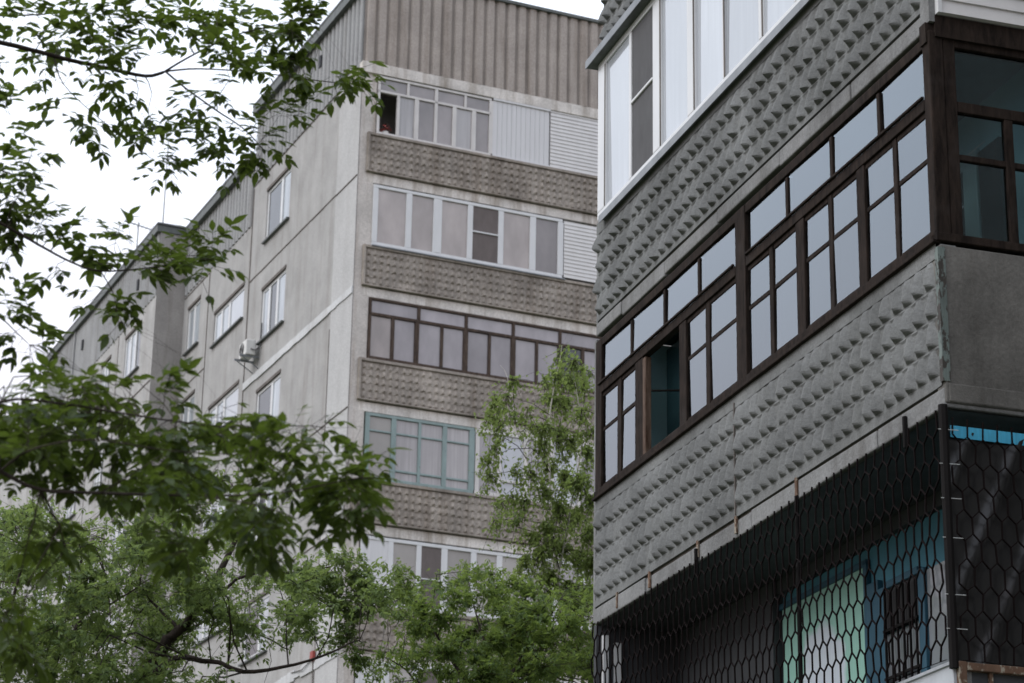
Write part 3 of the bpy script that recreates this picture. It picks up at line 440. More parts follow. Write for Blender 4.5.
SHRUB_CLUMPS=[(-1.16,25.99,8.05,65,0.31,0.23),(-1.07,26.18,7.95,104,0.37,0.23),(-1.24,27.06,8.05,78,0.41,0.29),(-1.11,28.60,8.36,130,0.40,0.22),(-0.92,26.67,7.82,130,0.26,0.28),(-0.79,27.91,8.38,78,0.32,0.25),(-0.54,27.90,8.48,78,0.37,0.23),(-0.48,28.51,8.75,58,0.32,0.28),(-0.33,26.38,8.19,58,0.28,0.31),(-0.21,28.15,8.63,58,0.37,0.20),(-0.57,25.92,7.79,104,0.29,0.22),(-0.42,26.77,7.99,91,0.32,0.20),(-0.25,26.79,8.09,104,0.36,0.22),(-0.09,28.49,8.53,130,0.35,0.29),(0.08,26.61,8.14,117,0.33,0.28),(0.26,26.92,8.16,143,0.26,0.30),(-0.09,28.28,8.30,130,0.31,0.21),(-0.92,28.52,8.04,169,0.36,0.21),(-1.02,26.56,7.65,117,0.28,0.29),(-0.69,26.46,7.69,156,0.41,0.29),(-1.17,26.05,7.58,65,0.37,0.25),(-1.27,28.16,7.71,58,0.39,0.23),(-1.04,26.07,7.09,78,0.41,0.25),(-1.36,28.74,7.59,58,0.37,0.29),(-1.04,28.44,7.41,58,0.36,0.25),(-0.67,25.97,7.24,182,0.37,0.25),(-0.93,27.42,7.55,143,0.41,0.22),(-0.55,28.23,7.86,182,0.27,0.28),(-0.38,28.38,8.01,195,0.30,0.27),(-0.55,28.90,7.61,143,0.36,0.27),(-0.73,26.59,7.15,104,0.27,0.24),(-0.32,27.12,7.44,195,0.29,0.24),(-0.13,26.24,7.42,195,0.37,0.28),(0.04,26.56,7.67,182,0.30,0.26),(0.20,27.22,8.00,182,0.41,0.24),(-1.35,26.72,7.28,45,0.40,0.22),(-1.50,27.56,7.28,52,0.31,0.30),(0.67,27.96,6.51,169,0.38,0.43),(1.16,26.14,6.98,175,0.41,0.33),(0.12,26.79,7.57,227,0.56,0.30),(0.44,26.33,6.65,182,0.37,0.27),(1.55,28.15,6.59,162,0.42,0.39),(0.11,27.36,6.66,195,0.52,0.32),(0.28,27.81,8.06,182,0.55,0.38),(0.07,28.19,7.77,169,0.36,0.33),(-0.13,27.48,7.32,221,0.54,0.38),(-0.20,28.17,6.63,182,0.42,0.30),(1.14,26.21,7.19,188,0.55,0.41),(-0.19,28.42,6.48,247,0.50,0.42),(1.46,28.10,7.18,201,0.57,0.37),(0.77,26.31,7.61,175,0.45,0.43),(0.43,26.99,7.64,227,0.36,0.37),(1.17,26.68,6.86,169,0.49,0.35),(0.38,25.83,7.05,201,0.56,0.30),(0.99,27.20,7.26,156,0.47,0.33),(0.23,28.71,7.36,208,0.54,0.43),(1.51,28.35,6.93,234,0.51,0.32),(0.91,28.83,7.14,195,0.45,0.37),(0.17,27.83,7.46,247,0.53,0.31),(1.05,27.89,6.67,169,0.43,0.36),(0.40,27.21,6.90,214,0.41,0.31),(1.40,26.12,7.44,227,0.54,0.31),(-0.22,28.07,7.06,182,0.40,0.34),(0.65,27.43,6.57,227,0.48,0.28),(0.36,26.23,7.73,201,0.46,0.35),(1.29,28.94,6.25,221,0.51,0.29),(1.26,28.87,7.58,169,0.39,0.35),(-0.22,25.98,7.00,214,0.40,0.33),(-0.37,27.27,6.75,175,0.38,0.29),(1.30,26.41,7.76,240,0.38,0.39),(0.27,26.89,7.21,240,0.52,0.38),(1.19,27.42,7.91,188,0.46,0.33),(0.52,26.11,6.07,188,0.47,0.40),(-0.16,26.58,5.89,221,0.43,0.38),(-0.32,26.16,5.69,201,0.36,0.29),(1.20,28.75,8.06,208,0.54,0.38),(1.22,27.50,6.84,182,0.50,0.40),(1.51,28.94,8.54,188,0.46,0.35),(-0.31,26.38,6.05,162,0.53,0.38),(0.36,28.02,7.19,169,0.45,0.31),(1.42,26.82,6.87,188,0.40,0.41),(0.75,28.41,8.32,169,0.51,0.32),(0.48,25.81,5.76,188,0.48,0.32),(-0.35,25.94,6.80,214,0.38,0.38),(0.12,28.97,7.87,208,0.43,0.36),(0.68,25.90,7.52,227,0.47,0.39),(1.29,27.60,6.43,221,0.37,0.40),(1.18,28.78,7.94,234,0.50,0.32),(1.12,28.51,6.67,208,0.40,0.41),(0.96,26.86,7.29,227,0.42,0.43),(0.54,28.38,7.53,175,0.57,0.29),(0.01,27.25,6.09,221,0.45,0.36),(0.16,26.26,7.52,162,0.51,0.31),(0.67,26.03,6.40,188,0.39,0.42),(0.76,28.95,7.80,188,0.43,0.40),(0.45,28.48,6.35,162,0.42,0.30),(1.28,26.30,6.70,234,0.41,0.38),(0.01,28.66,7.49,175,0.41,0.35),(-0.24,28.88,7.92,156,0.48,0.28),(1.19,28.08,6.28,188,0.35,0.31),(0.87,28.74,8.48,188,0.40,0.32),(1.06,27.73,6.74,195,0.52,0.30),(1.28,27.77,6.41,162,0.42,0.35),(0.78,28.58,7.84,201,0.36,0.32),(0.87,27.75,7.53,195,0.51,0.32),(-0.11,26.94,6.31,162,0.43,0.33),(0.93,27.89,6.26,169,0.48,0.32),(-0.45,28.07,6.86,130,0.48,0.37),(-1.11,28.91,6.36,130,0.42,0.29),(-0.71,26.21,5.73,130,0.33,0.32),(-0.54,26.95,6.04,130,0.52,0.28),(-0.40,25.89,6.64,130,0.35,0.26),(-0.75,26.37,6.19,130,0.51,0.30),(-1.35,28.13,6.95,130,0.51,0.27),(-1.42,26.54,5.95,130,0.52,0.32),(-0.61,28.36,6.80,130,0.42,0.30),(-0.21,28.15,7.06,130,0.34,0.35),(-0.87,25.98,5.77,130,0.44,0.31),(-0.16,27.81,5.99,130,0.37,0.29),(-1.10,26.52,6.35,130,0.37,0.36),(-0.62,28.98,6.97,130,0.37,0.34),(-1.33,28.55,6.18,130,0.38,0.36),(-0.31,26.86,6.60,130,0.42,0.38),(-1.29,27.68,6.26,130,0.42,0.34),(-0.24,28.63,7.02,130,0.40,0.37),(-0.27,28.56,7.05,130,0.52,0.29),(-1.58,28.87,7.17,130,0.33,0.39),(-1.23,26.08,5.93,130,0.36,0.35),(-1.46,28.70,6.85,130,0.47,0.38),(-0.09,26.55,6.84,130,0.48,0.35),(-1.41,26.50,6.26,130,0.41,0.27),(-1.43,26.77,5.75,130,0.50,0.27)]

def ribs(mb, face, a0, a1, z0, z1, pitch, depth, seed=0, groove=.36):
    """corrugated concrete: raised ribs; the groove floors are darker (second material)"""
    rnd = random.Random(seed)
    n = max(1, round((a1 - a0) / pitch)); p = (a1 - a0) / n
    for i in range(n):
        s = a0 + i * p; d = depth * rnd.uniform(.85, 1.1); g = groove * rnd.uniform(.8, 1.15)
        prof = [(s, 0, 1), (s + g * p, 0, 1), (s + (g + .10) * p, d * .8, 0), (s + (g + .24) * p, d, 0), (s + .84 * p, d, 0), (s + .94 * p, d * .75, 0), (s + p, 0, 0)]
        for k in range(6):
            u, d0, _ = prof[k]; v, d1, _ = prof[k + 1]
            if k == 0: mb.m2.append(len(mb.f))
            mb.quad(face(u, z0, d0), face(v, z0, d1), face(v, z1, d1), face(u, z1, d0))
            mb.quad(face(u, z0, -.002), face(v, z0, -.002), face(v, z0, d1), face(u, z0, d0))

# ================================================================ ground
g = MB(); g.quad((-900, -500, 0), (900, -500, 0), (900, 1500, 0), (-900, 1500, 0))
tag(g.build('ground', M['ground']), kind='structure')

# ================================================================ grey panel block at the back (local x: along the balcony front, y: along the side wall)
LB = empty('apartment_building', (-3.679, 52.495, 0), R(23.81))
tag(LB, 'tall grey concrete panel block with patterned balconies, standing behind the trees', 'apartment block')

sideA = lambda y, z, d: (d, y, z)                 # d inward
sideOut = lambda y, z, d: (-d, y, z)
PX = -.85                                         # the stair wing stands 0.85 m proud
winA = [(5.05, 6.93, z, z + 1.45) for z in (25.07, 22.28, 19.50, 16.72, 13.93, 11.14)]
winC = [(8.50, 11.12, z, z + .95) for z in (23.50, 20.76, 17.97, 15.18)]
winD = [(12.58, 13.76, z, z + 1.35) for z in (24.10, 21.31, 18.52, 15.73, 12.94)]
mb = MB()
holed_wall(mb, sideA, 0, 8.1, 0, 27.1, winA, .16)
holed_wall(mb, sideA, 8.1, 14.2, 0, 26.0, winC + winD, .16)
mb.box(.30, 15, .02, 8.1, 29.0, 29.1)              # roof slabs
mb.box(.30, 15, 8.1, 14.2, 27.7, 27.8)
mb.quad((.24, 1.10, 0), (15, 1.10, 0), (15, 1.10, 29.1), (.24, 1.10, 29.1))      # wall behind the balconies
mb.quad((15, 1.10, 0), (15, 48, 0), (15, 48, 29), (15, 1.1, 29))
mb.build('wall', M['wall'], LB)
wingA = lambda y, z, d: (PX + d, y, z)
winE = [(15.6, 17.32, z, z + 1.38) for z in (24.17, 21.38, 18.59, 15.80)] + [(18.92, 20.0, z, z + 1.38) for z in (24.13, 21.34, 18.55, 15.76)] \
     + [(21.9, 23.3, z, z + 1.38) for z in (24.13, 21.34, 18.55)] + [(25.0, 26.6, z, z + 1.38) for z in (24.13, 21.34, 18.55)]
mb = MB()
holed_wall(mb, wingA, 14.2, 27.9, 0, 25.9, winE, .16)
mb.box(PX + .2, 15, 14.25, 27.9, 27.8, 27.95)
mb.quad((PX, 27.9, 0), (PX, 27.9, 27.9), (15, 27.9, 27.9), (15, 27.9, 0))
mb.build('wing_wall', M['wall'], LB)
mb = MB(); mb.quad((PX, 14.197, 0), (0, 14.197, 0), (0, 14.197, 27.95), (PX, 14.197, 27.95)); mb.build('wing_end_wall', M['brown_wall'], LB)
mb = MB(); mb.box(-.55, 15, 27.93, 46, 0, 26.7); mb.build('rear_wing', M['wall'], LB)
mb = MB(); mb.box(-.75, -.1, 27.94, 46, 26.7, 26.98); mb.build('rear_roof_edge', M['cap'], LB)
# painted corner strip, wing wall of the loggias
mb = MB(); holed_wall(mb, lambda y, z, d: (-.012, y, z), .003, 1.48, 0, 27.08, [], 0)
mb.quad((-.012, 1.48, 0), (0, 1.48, 0), (0, 1.48, 27.08), (-.012, 1.48, 27.08))
mb.build('corner_strip', M['strip'], LB)
mb = MB(); mb.box(-.004, .395, .014, 1.1, 0, 27.22)
mb.build('front_pier', M['wall_front'], LB, bevel=.015)
mb = MB(); mb.box(8.0, 15, -.02, 1.09, 0, 27.2); mb.build('front_wall', M['wall_front'], LB)

# seams between the wall panels
mb = MB()
rq = random.Random(9)
for z in (27.08, 24.33, 18.57, 15.75, 12.93):
    y = 1.49
    while y < 8.1:
        y2 = min(8.1, y + rq.uniform(.12, .5)); a = rq.uniform(.008, .022); mb.box(-.016, 0, y, y2, z - a, z + rq.uniform(.008, .02)); y = y2
for z in (18.57, 24.3, 15.75, 12.95): mb.box(-.030, -.011, .02, 1.48, z - .012, z + .012)
mb.box(-.016, 0, 8.06, 8.11, 0, 27.0)
mb.box(-.018, 0, 1.49, 1.53, 0, 20.9)
mb.box(-.016, 0, 11.76, 11.80, 0, 25.9)
for z in (25.9, 23.1, 20.3): mb.box(-.014, 0, 11.8, 14.18, z - .015, z + .015)
for z in (23.35, 20.55, 17.75): mb.box(PX - .016, PX, 14.22, 27.85, z - .018, z + .018)
for y in (18.1, 21.0, 24.2): mb.box(PX - .014, PX, y - .015, y + .015, 0, 25.88)
mb.build('panel_seam', M['dark'], LB)
mb = MB()
rs = random.Random(3)
y = .02
while y < 8.05:                                    # the joint smeared with pale mortar, uneven
    y2 = min(8.05, y + rs.uniform(.25, .5)); a = .085 + rs.uniform(-.012, .012) + .012 * (y > 1.5)
    mb.box(-.036, -.001, y, y2, 21.42 - a, 21.45 + a * .7); y = y2
mb.build('sealed_joint', M['light_band'], LB)
mb = MB(); y = .02
while y < 4.2:
    y2 = y + rs.uniform(.25, .5); a = .10 + rs.uniform(-.03, .03)
    mb.box(-.034, -.001, y, y2, 12.92 - a, 12.92 + a); y = y2
mb.build('sealed_joint', M['light_band'], LB)

# corrugated parapets and roof edges
mb = MB(); ribs(mb, sideOut, .02, 8.08, 27.1, 29.15, .29, .035, 1)
mb.quad((0, 8.1, 26), (.4, 8.1, 26), (.4, 8.1, 29.2), (0, 8.1, 29.2))
ribs(mb, sideOut, 8.13, 14.18, 25.98, 27.8, .27, .035, 2); mb.build('corrugated_parapet', M['corr_grey'], LB, mat2=M['groove_floor'])
mb = MB(); ribs(mb, lambda a, z, d: (a, -d, z), .0, 15, 27.24, 29.6, .285, .05, 3, .22)
mb.quad((.0, -.001, 29.6), (15, -.001, 29.6), (15, .4, 29.6), (0, .4, 29.6))
mb.build('corrugated_front', M['corr'], LB, mat2=M['groove_floor_brown'])
mb = MB(); mb.box(-.02, 15, -.05, 1.09, 26.96, 27.24); mb.build('lintel_band', M['slab'], LB, bevel=.012)
mb = MB(); ribs(mb, lambda y, z, d: (PX - d, y, z), 14.22, 20.98, 25.9, 27.86, .27, .03, 4); ribs(mb, lambda y, z, d: (PX - d, y, z), 23.8, 27.88, 25.9, 27.86, .27, .03, 4)
mb.quad((PX, 20.98, 25.9), (PX, 23.8, 25.9), (PX, 23.8, 27.9), (PX, 20.98, 27.9)); mb.box(PX - .05, PX - .001, 23.7, 23.8, 25.9, 27.85)
mb.build('wing_parapet', M['corr_grey'], LB, mat2=M['groove_floor_pale'])
mb = MB()
mb.box(-.17, .42, -.06, 8.16, 29.38, 29.46); mb.box(-.17, .4, 8.14, 14.0, 28.0, 28.08)
mb.box(PX - .13, .3, 14.12, 27.95, 28.05, 28.12)
mb.build('roof_edge', M['roof_metal'], LB, bevel=.02)
mb = MB(); mb.box(-.155, .40, -.05, 8.15, 29.15, 29.38); mb.box(-.155, .38, 8.15, 14.0, 27.78, 28.0); mb.box(PX - .115, -.02, 14.16, 27.9, 27.85, 28.05); mb.build('soffit', M['cap'], LB)
mb = MB(); mb.box(-.02, 15, -.10, .43, 29.6, 29.68); mb.build('front_roof_edge', M['cap'], LB)
mb = MB()
for yy, zz in ((3.0, 28.4), (16.2, 26.75), (22.6, 26.9)):
    X = 0 if yy < 14 else PX
    mb.box(X - .05, X - .012, yy, yy + .14, zz, zz + .32)
mb.build('vent_hole', M['dark_board'], LB)

def side_window(X, h, div, panes, mat='pvc', tilt=False):
    """white window set in a reveal of the side wall; div = divider places 0..1"""
    a0, a1, z0, z1 = h
    f = MB(); t = .10
    f.box(X + .03, X + .09, a0, a1, z0, z0 + t); f.box(X + .03, X + .09, a0, a1, z1 - t, z1)
    f.box(X + .03, X + .09, a0, a0 + t, z0 + t, z1 - t); f.box(X + .03, X + .09, a1 - t, a1, z0 + t, z1 - t)
    for d in div:
        c = a0 + (a1 - a0) * d; f.box(X + .025, X + .092, c - .075, c + .075, z0 + t, z1 - t)
    wn = f.build('window', M[mat], LB, bevel=.008)
    e = [a0 + t] + [a0 + (a1 - a0) * d for d in div] + [a1 - t]
    for i, pm in enumerate(panes):
        p = MB(); p.box(X + .05, X + .065, e[i], e[i + 1], z0 + t, z1 - t)
        if pm in ('screen',): p.box(X + .03, X + .032, e[i] + .05, e[i + 1] - .05, z0 + t, z1 - t)
        p.build('pane', M['pane_side' if pm == 'screen' else pm], wn)
    s = MB(); s.box(X - .08, X + .03, a0 - .06, a1 + .06, z0 - .05, z0 - .005); s.build('sill', M['cap'], wn)
    s = MB(); s.box(X - .02, X + .025, a0 - .02, a1 + .02, z1 - .02, z1 + .06); s.build('lintel_shade', M['dark'], wn)  # dark strip paints in the shadow along the top edge of the opening
    return wn
for i, h in enumerate(winA): side_window(0, h, (.36, .70) if i % 2 else (.38,), ('pane_side', 'pane_dark', 'pane_side')[:3 if i % 2 else 2])
for i, h in enumerate(winC): side_window(0, h, (.5, .76), ('pane_white', 'pane_side', 'pane_side'))
for i, h in enumerate(winD): side_window(0, h, (.5,), ('pane_side', 'pane_side'))
for i, h in enumerate(winE): side_window(PX, h, (.36, .68), ('pane_dark', 'pane_side', 'pane_side'))

# ---- balconies
def frame_bars(mb, bars, y0=-.03, y1=.045):
    for (x0, x1, z0, z1) in bars: mb.box(x0, x1, y0, y1, z0, z1)
def panes(parent, cells, y=.012):
    for (x0, x1, z0, z1, m) in cells:
        p = MB(); p.box(x0, x1, y, y + .008, z0, z1); p.build('pane', M[m], parent)
def siding(mb, x0, x1, z0, z1, step=.098, y=-.03):
    z = z0
    while z < z1 - .005:
        zt = min(z1, z + step)
        mb.quad((x0, y, z), (x1, y, z), (x1, y + .016, zt), (x0, y + .016, zt))
        mb.quad((x0, y + .016, zt), (x1, y + .016, zt), (x1, y, zt), (x0, y, zt)); z = zt
    mb.box(x0, x1, y + .02, y + .05, z0, z1)

def balcony(g0, seed):
    x0, x1 = .385, 7.95
    b = MB(); b.box(x0, x1, -.02, .09, g0 - 1.03, g0 - .02)
    b.box(x0, x0 + .06, -.085, -.02, g0 - 1.03, g0 - .02)
    b.box(x0 + .06, x1, -.075, -.02, g0 - 1.03, g0 - .99); b.box(x0 + .06, x1, -.07, -.02, g0 - .09, g0 - .02)
    b.box(x0 + .004, x0 + .1, .09, 1.09, g0 - 1.03, g0 - .03)
    bal = b.build('balcony', M['relief_brown'], LB, bevel=.01)
    r = MB(); relief(r, lambda a, z, o: (a, -.022 - o, z), x0 + .06, x1, g0 - .985, g0 - .09, 46, 5, .07, (6, 7), seed, .0, jit=.014)
    r.build('relief_panel', M['relief_brown'], bal)
    bal.location.x = -.2
    s = MB(); s.box(x0 + .06, x1, .01, 1.09, g0 - 1.28, g0 - 1.045); s.build('slab', M['slab'], bal, bevel=.015)
    return bal

b9 = balcony(25.44, 11); b8 = balcony(22.58, 12); b7 = balcony(19.80, 13); b6 = balcony(16.94, 14); b5 = balcony(14.06, 15); b4 = balcony(11.28, 16)
U = .2
# top floor: white wooden frames, first casement open
f = MB(); g0, g1, tr = 25.42, 26.94, 26.54
frame_bars(f, [(.61, 3.56, g0, g0 + .06), (.61, 3.56, g1 - .06, g1), (.61, 3.56, tr - .03, tr + .03), (.61, .67, g0 + .06, g1 - .06), (2.07, 2.15, g0 + .06, g1 - .06), (3.50, 3.60, g0 + .06, g1 - .06),
               (1.35, 1.41, tr + .03, g1 - .06), (2.84, 2.90, tr + .03, g1 - .06)])
frame_bars(f, [(x - w_, x + w_, g0 + .06, tr - .03) for x, w_ in ((1.14, .035), (1.61, .055), (2.59, .05), (3.10, .055))])
f.build('window_frame', M['white_wood'], b9, bevel=.006)
panes(b9, [(.67, 1.35, tr, g1, 'pane_mauve'), (1.41, 2.07, tr, g1, 'pane_mauve'), (2.15, 2.84, tr, g1, 'pane_mauve'), (2.9, 3.5, tr, g1, 'pane_mauve'),
           (1.16, 1.58, g0, tr, 'pane_grey'), (1.66, 2.07, g0, tr, 'pane_mauve'), (2.15, 2.56, g0, tr, 'pane_mauve'), (2.63, 3.07, g0, tr, 'pane_grey'), (3.14, 3.5, g0, tr, 'pane_mauve')])
f = MB(); x = 3.6
while x < 5.10:
    f.box(x, min(5.12, x + .118), -.02, .02, g0 + .04, g1 - .03); x += .125
f.box(3.6, 5.12, .005, .03, g0, g1); f.box(3.6, 5.13, -.05, -.021, g1 - .03, g1 + .02); f.box(3.6, 5.13, -.05, .02, g0 - .01, g0 + .04)
f.build('board_panel', M['board'], b9)
f = MB(); siding(f, 5.14, 7.95, g0 + .02, g1 + .05); f.build('siding', M['siding'], b9)
# things on the sill of the open casement
# eighth floor: white plastic frame with one mosquito screen
f = MB(); g0, g1 = 22.57, 24.12
frame_bars(f, [(.59, 5.50, g0, g0 + .10), (.59, 5.50, g1 - .08, g1), (.59, .72, g0 + .1, g1 - .08), (5.37, 5.52, g0 + .1, g1 - .08)])
frame_bars(f, [(x - w_, x + w_, g0 + .10, g1 - .08) for x, w_ in ((1.50, .075), (2.23, .11), (3.07, .07), (3.87, .07), (4.71, .08))])
frame_bars(f, [(3.14, 3.80, 23.39 - .02, 23.39 + .02)], -.036, -.004)
f.build('window_frame', M['pvc'], b8, bevel=.01)
panes(b8, [(.72, 1.43, g0, g1, 'pane_pink'), (1.57, 2.12, g0, g1, 'pane_pink'), (2.34, 3.0, g0, g1, 'pane_pink'), (3.94, 4.63, g0, g1, 'pane_pink'), (4.79, 5.37, g0, g1, 'pane_mauve')])
p = MB(); p.box(3.14, 3.80, -.006, .0, g0 + .1, g1 - .08); p.build('mosquito_screen', M['screen_brown'], b8)
f = MB(); f.box(.58, 5.55, -.10, .02, g0 - .03, g0 - .002); f.build('sill', M['drip'], b8)
f = MB(); siding(f, 5.54, 7.95, g0 + .06, g1 - .02); f.build('siding', M['siding'], b8)
# seventh floor: brown wood
f = MB(); g0, g1, tr = 19.79, 21.28, 20.89
frame_bars(f, [(.60, 7.95, g0, g0 + .07), (.60, 7.95, g1 - .05, g1), (.60, 7.95, tr - .035, tr + .035), (.60, .66, g0 + .07, g1 - .05)])
frame_bars(f, [(x - w_, x + w_, g0 + .07, tr - .035) for x, w_ in ((1.20, .04), (1.80, .055), (2.43, .035), (3.03, .06), (3.64, .035), (4.25, .06), (4.86, .035), (5.47, .06), (6.07, .04), (6.68, .06), (7.3, .04))])
frame_bars(f, [(x - .035, x + .035, tr + .035, g1 - .05) for x in (1.84, 3.04, 4.25, 5.47, 6.68)])
f.build('window_frame', M['brown_wood'], b7, bevel=.006)
xs = [.66, 1.2, 1.8, 2.43, 3.03, 3.64, 4.25, 4.86, 5.47, 6.07, 6.68, 7.3, 7.95]
panes(b7, [(a, b, g0, tr, 'pane_pink' if i == 0 else 'pane_dark' if i in (8,) else 'pane_lilac') for i, (a, b) in enumerate(zip(xs, xs[1:]))])
xs = [.66, 1.84, 3.04, 4.25, 5.47, 6.68, 7.95]
panes(b7, [(a, b, tr, g1, 'pane_lilac') for a, b in zip(xs, xs[1:])])
# sixth floor: teal painted wood
f = MB(); g0, g1 = 16.93, 18.50
frame_bars(f, [(.62, 3.30, g0, g0 + .07), (.62, 3.30, g1 - .07, g1), (.62, .72, g0 + .07, g1 - .07), (3.18, 3.32, g0 + .07, g1 - .07)])
frame_bars(f, [(x - w_, x + w_, g0 + .07, g1 - .07) for x, w_ in ((1.31, .06), (1.95, .035), (2.57, .055))])
for a, b in ((.72, 1.25), (1.37, 1.92), (1.98, 2.52), (2.62, 3.18)):
    frame_bars(f, [(a, b, 18.09 - .022, 18.09 + .022)], -.022, .03)
    if a > 1: frame_bars(f, [(a, b, 17.21 - .025, 17.21 + .025)], -.022, .03)
f.build('window_frame', M['teal_wood'], b6, bevel=.006)
panes(b6, [(.72, 1.25, g0, g1, 'pane_beige'), (1.37, 1.92, g0, g1, 'pane_grey'), (1.98, 2.52, g0, g1, 'pane_grey'), (2.62, 3.18, g0, g1, 'pane_grey')])
f = MB(); frame_bars(f, [(3.33, 7.95, g0, g0 + .08), (3.33, 7.95, g1 - .08, g1)] + [(x - .05, x + .05, g0 + .08, g1 - .08) for x in (3.39, 3.95, 4.62, 5.3, 6.0, 6.7, 7.4)] + [(3.95, 7.9, 17.3, 17.36)])
f.build('window_frame', M['white_wood'], b6, bevel=.006)
panes(b6, [(a, b, g0, g1, m) for a, b, m in ((3.42, 3.92, 'pane_grey'), (3.98, 4.58, 'pane_white'), (4.66, 5.26, 'pane_grey'), (5.34, 5.95, 'pane_white'), (6.05, 6.65, 'pane_grey'), (6.75, 7.9, 'pane_grey'))])
# fifth and fourth floors: white plastic
for bb, g0, g1 in ((b5, 14.05, 15.62), (b4, 11.28, 12.80)):
    f = MB()
    frame_bars(f, [(.62, 7.95, g0, g0 + .09), (.62, 7.95, g1 - .08, g1), (.62, .70, g0 + .09, g1 - .08)])
    frame_bars(f, [(x - w_, x + w_, g0 + .09, g1 - .08) for x, w_ in ((1.34, .06), (2.02, .06), (2.64, .075), (3.36, .07), (4.0, .07), (4.7, .08), (5.4, .07), (6.1, .08), (6.9, .07))])
    frame_bars(f, [(2.08, 2.57, g0 + .72, g0 + .75)], -.034, -.004)
    f.build('window_frame', M['pvc'], bb, bevel=.008)
    panes(bb, [(a, b, g0, g1, m) for a, b, m in ((1.39, 1.97, 'pane_beige'), (2.7, 3.3, 'pane_beige'), (3.42, 3.95, 'pane_beige'), (4.05, 4.64, 'pane_beige'), (4.77, 5.35, 'pane_beige'), (5.45, 6.05, 'pane_grey'), (6.15, 6.85, 'pane_beige'), (6.95, 7.95, 'pane_beige'))])
    p = MB(); p.box(2.08, 2.57, -.006, 0, g0 + .09, g1 - .08); p.build('mosquito_screen', M['screen_brown'], bb)
    p = MB(); p.box(.70, 1.28, -.012, .02, g0 + .09, g1 - .08); p.build('white_panel', M['board'], bb)

# roof rail on the middle section
mb = MB()
for yy in (9.0, 10.6, 12.2, 13.8): mb.bar((.5, yy, 27.8), (.5, yy, 28.95), .016)
mb.bar((.5, 9.0, 28.95), (.5, 13.8, 28.95), .016); mb.bar((.5, 9.0, 28.5), (.5, 13.8, 28.5), .012)
mb.build('roof_rail', M['alu'], LB)
# red alarm box and its cable on the side wall
mb = MB(); mb.box(-.10, -.03, 1.42, 1.62, 13.0, 13.22); bx_ = mb.build('alarm_box', M['red'], LB, bevel=.01)
mb = MB(); mb.tube([(-.05, 1.52, 12.99), (-.045, 1.51, 12.6), (-.05, 1.5, 12.0)], [.012] * 3); mb.tube([(-.05, 1.6, 13.05), (-.07, 2.2, 12.92), (-.05, 3.0, 13.0)], [.012] * 3); mb.build('cable', M['dark'], bx_)

def L2W(x, y, z): return LB.matrix_world @ Vector((x, y, z))
bpy.context.view_layer.update()

# small things seen in the open casement
pt = empty('potted_plant', L2W(.66, .06, 25.42), R(23.81))
tag(pt, 'red flowered pot plant on the sill of the open top floor casement', 'plant')
q = MB(); q.tube([(0, 0, 0), (0, 0, .10), (0, 0, .12)], [.055, .075, .08], 10); q.build('pot', M['white_wood'], pt)
rp = random.Random(5); q = MB()
for i in range(46):
    d = Vector((rp.gauss(0, 1), rp.gauss(0, 1), rp.gauss(.6, .8))).normalized() * rp.uniform(.05, .17)
    c_ = Vector((0, 0, .17)) + d; s1 = d.orthogonal().normalized() * .03; s2 = d.cross(s1).normalized() * .02
    q.quad(tuple(c_ - s1), tuple(c_ - s2), tuple(c_ + s1), tuple(c_ + s2))
q.build('flowers', M['red'], pt)

# outdoor unit of an air conditioner
ac = empty('air_conditioner', L2W(0, 7.12, 21.86), R(23.81))
tag(ac, 'white air conditioner outdoor unit bracketed to the grey side wall below a window', 'air conditioner')
q = MB(); q.box(-.38, -.12, -.29, .29, .05, .46); acb = q.build('casing', M['ac_white'], ac, bevel=.025)
q = MB()
for k in range(1, 6):
    r_ = .034 * k
    for i in range(20):
        t0, t1 = 2 * math.pi * i / 20, 2 * math.pi * (i + 1) / 20
        q.bar((-.388, .05 + r_ * math.cos(t0), .25 + r_ * math.sin(t0)), (-.388, .05 + r_ * math.cos(t1), .25 + r_ * math.sin(t1)), .006, 4)
q.build('fan_grille', M['ac_dark'], acb)
for yy in (-.22, .22):
    q = MB(); q.box(-.52, 0, yy - .02, yy + .02, 0, .045); q.bar((-.45, yy, 0), (0, yy, -.28), .014); q.build('bracket', M['drip'], ac)
q = MB(); q.tube([(-.25, -.29, .2), (-.15, -.38, .15), (-.03, -.40, .3), (-.03, -.40, .9)], [.02] * 4); q.build('hose', M['ac_dark'], ac)

# aerials
an = empty('roof_mast', L2W(PX + .15, 14.6, 28.12), R(23.81))
tag(an, 'thin grey mast standing on the roof corner of the stair wing', 'mast')
q = MB(); q.bar((0, 0, 0), (0, 0, 2.9), .024, 8, .016); q.build('pole', M['alu'], an)
q = MB(); q.box(-.1, .1, -.1, .1, 0, .03); q.build('base_plate', M['alu'], an)
an = empty('roof_antenna', L2W(PX + .1, 17.2, 28.12), R(23.81))
tag(an, 'television aerial with a horizontal boom beside the mast on the roof', 'antenna')
q = MB(); q.bar((0, 0, 0), (0, 0, 1.15), .022); q.build('pole', M['alu'], an)
q = MB(); q.bar((-.45, -.1, 1.08), (.45, .1, 1.02), .022); q.build('boom', M['alu'], an)
q = MB()
for k in range(7):
    x = -.42 + k * .14; L_ = .10 + .03 * k
    q.bar((x, x * .22 - L_, 1.05), (x, x * .22 + L_, 1.05), .008, 4)
q.build('element', M['alu'], an)

# ================================================================ nearer block on the right (local x: outward is negative, y: away along the loggia front)
RB = empty('apartment_building', (2.8258, 15.0111, 0), R(17.39))
tag(RB, 'nearer grey block with pyramid-patterned loggias, dark wooden glazing and a netted lowest loggia', 'apartment block')
LEN = 6.80; DEP = .90
mb = MB()
mb.box(DEP, 13, -8, 8.2, 0, 17.5)
mb.build('wall', M['body'], RB)

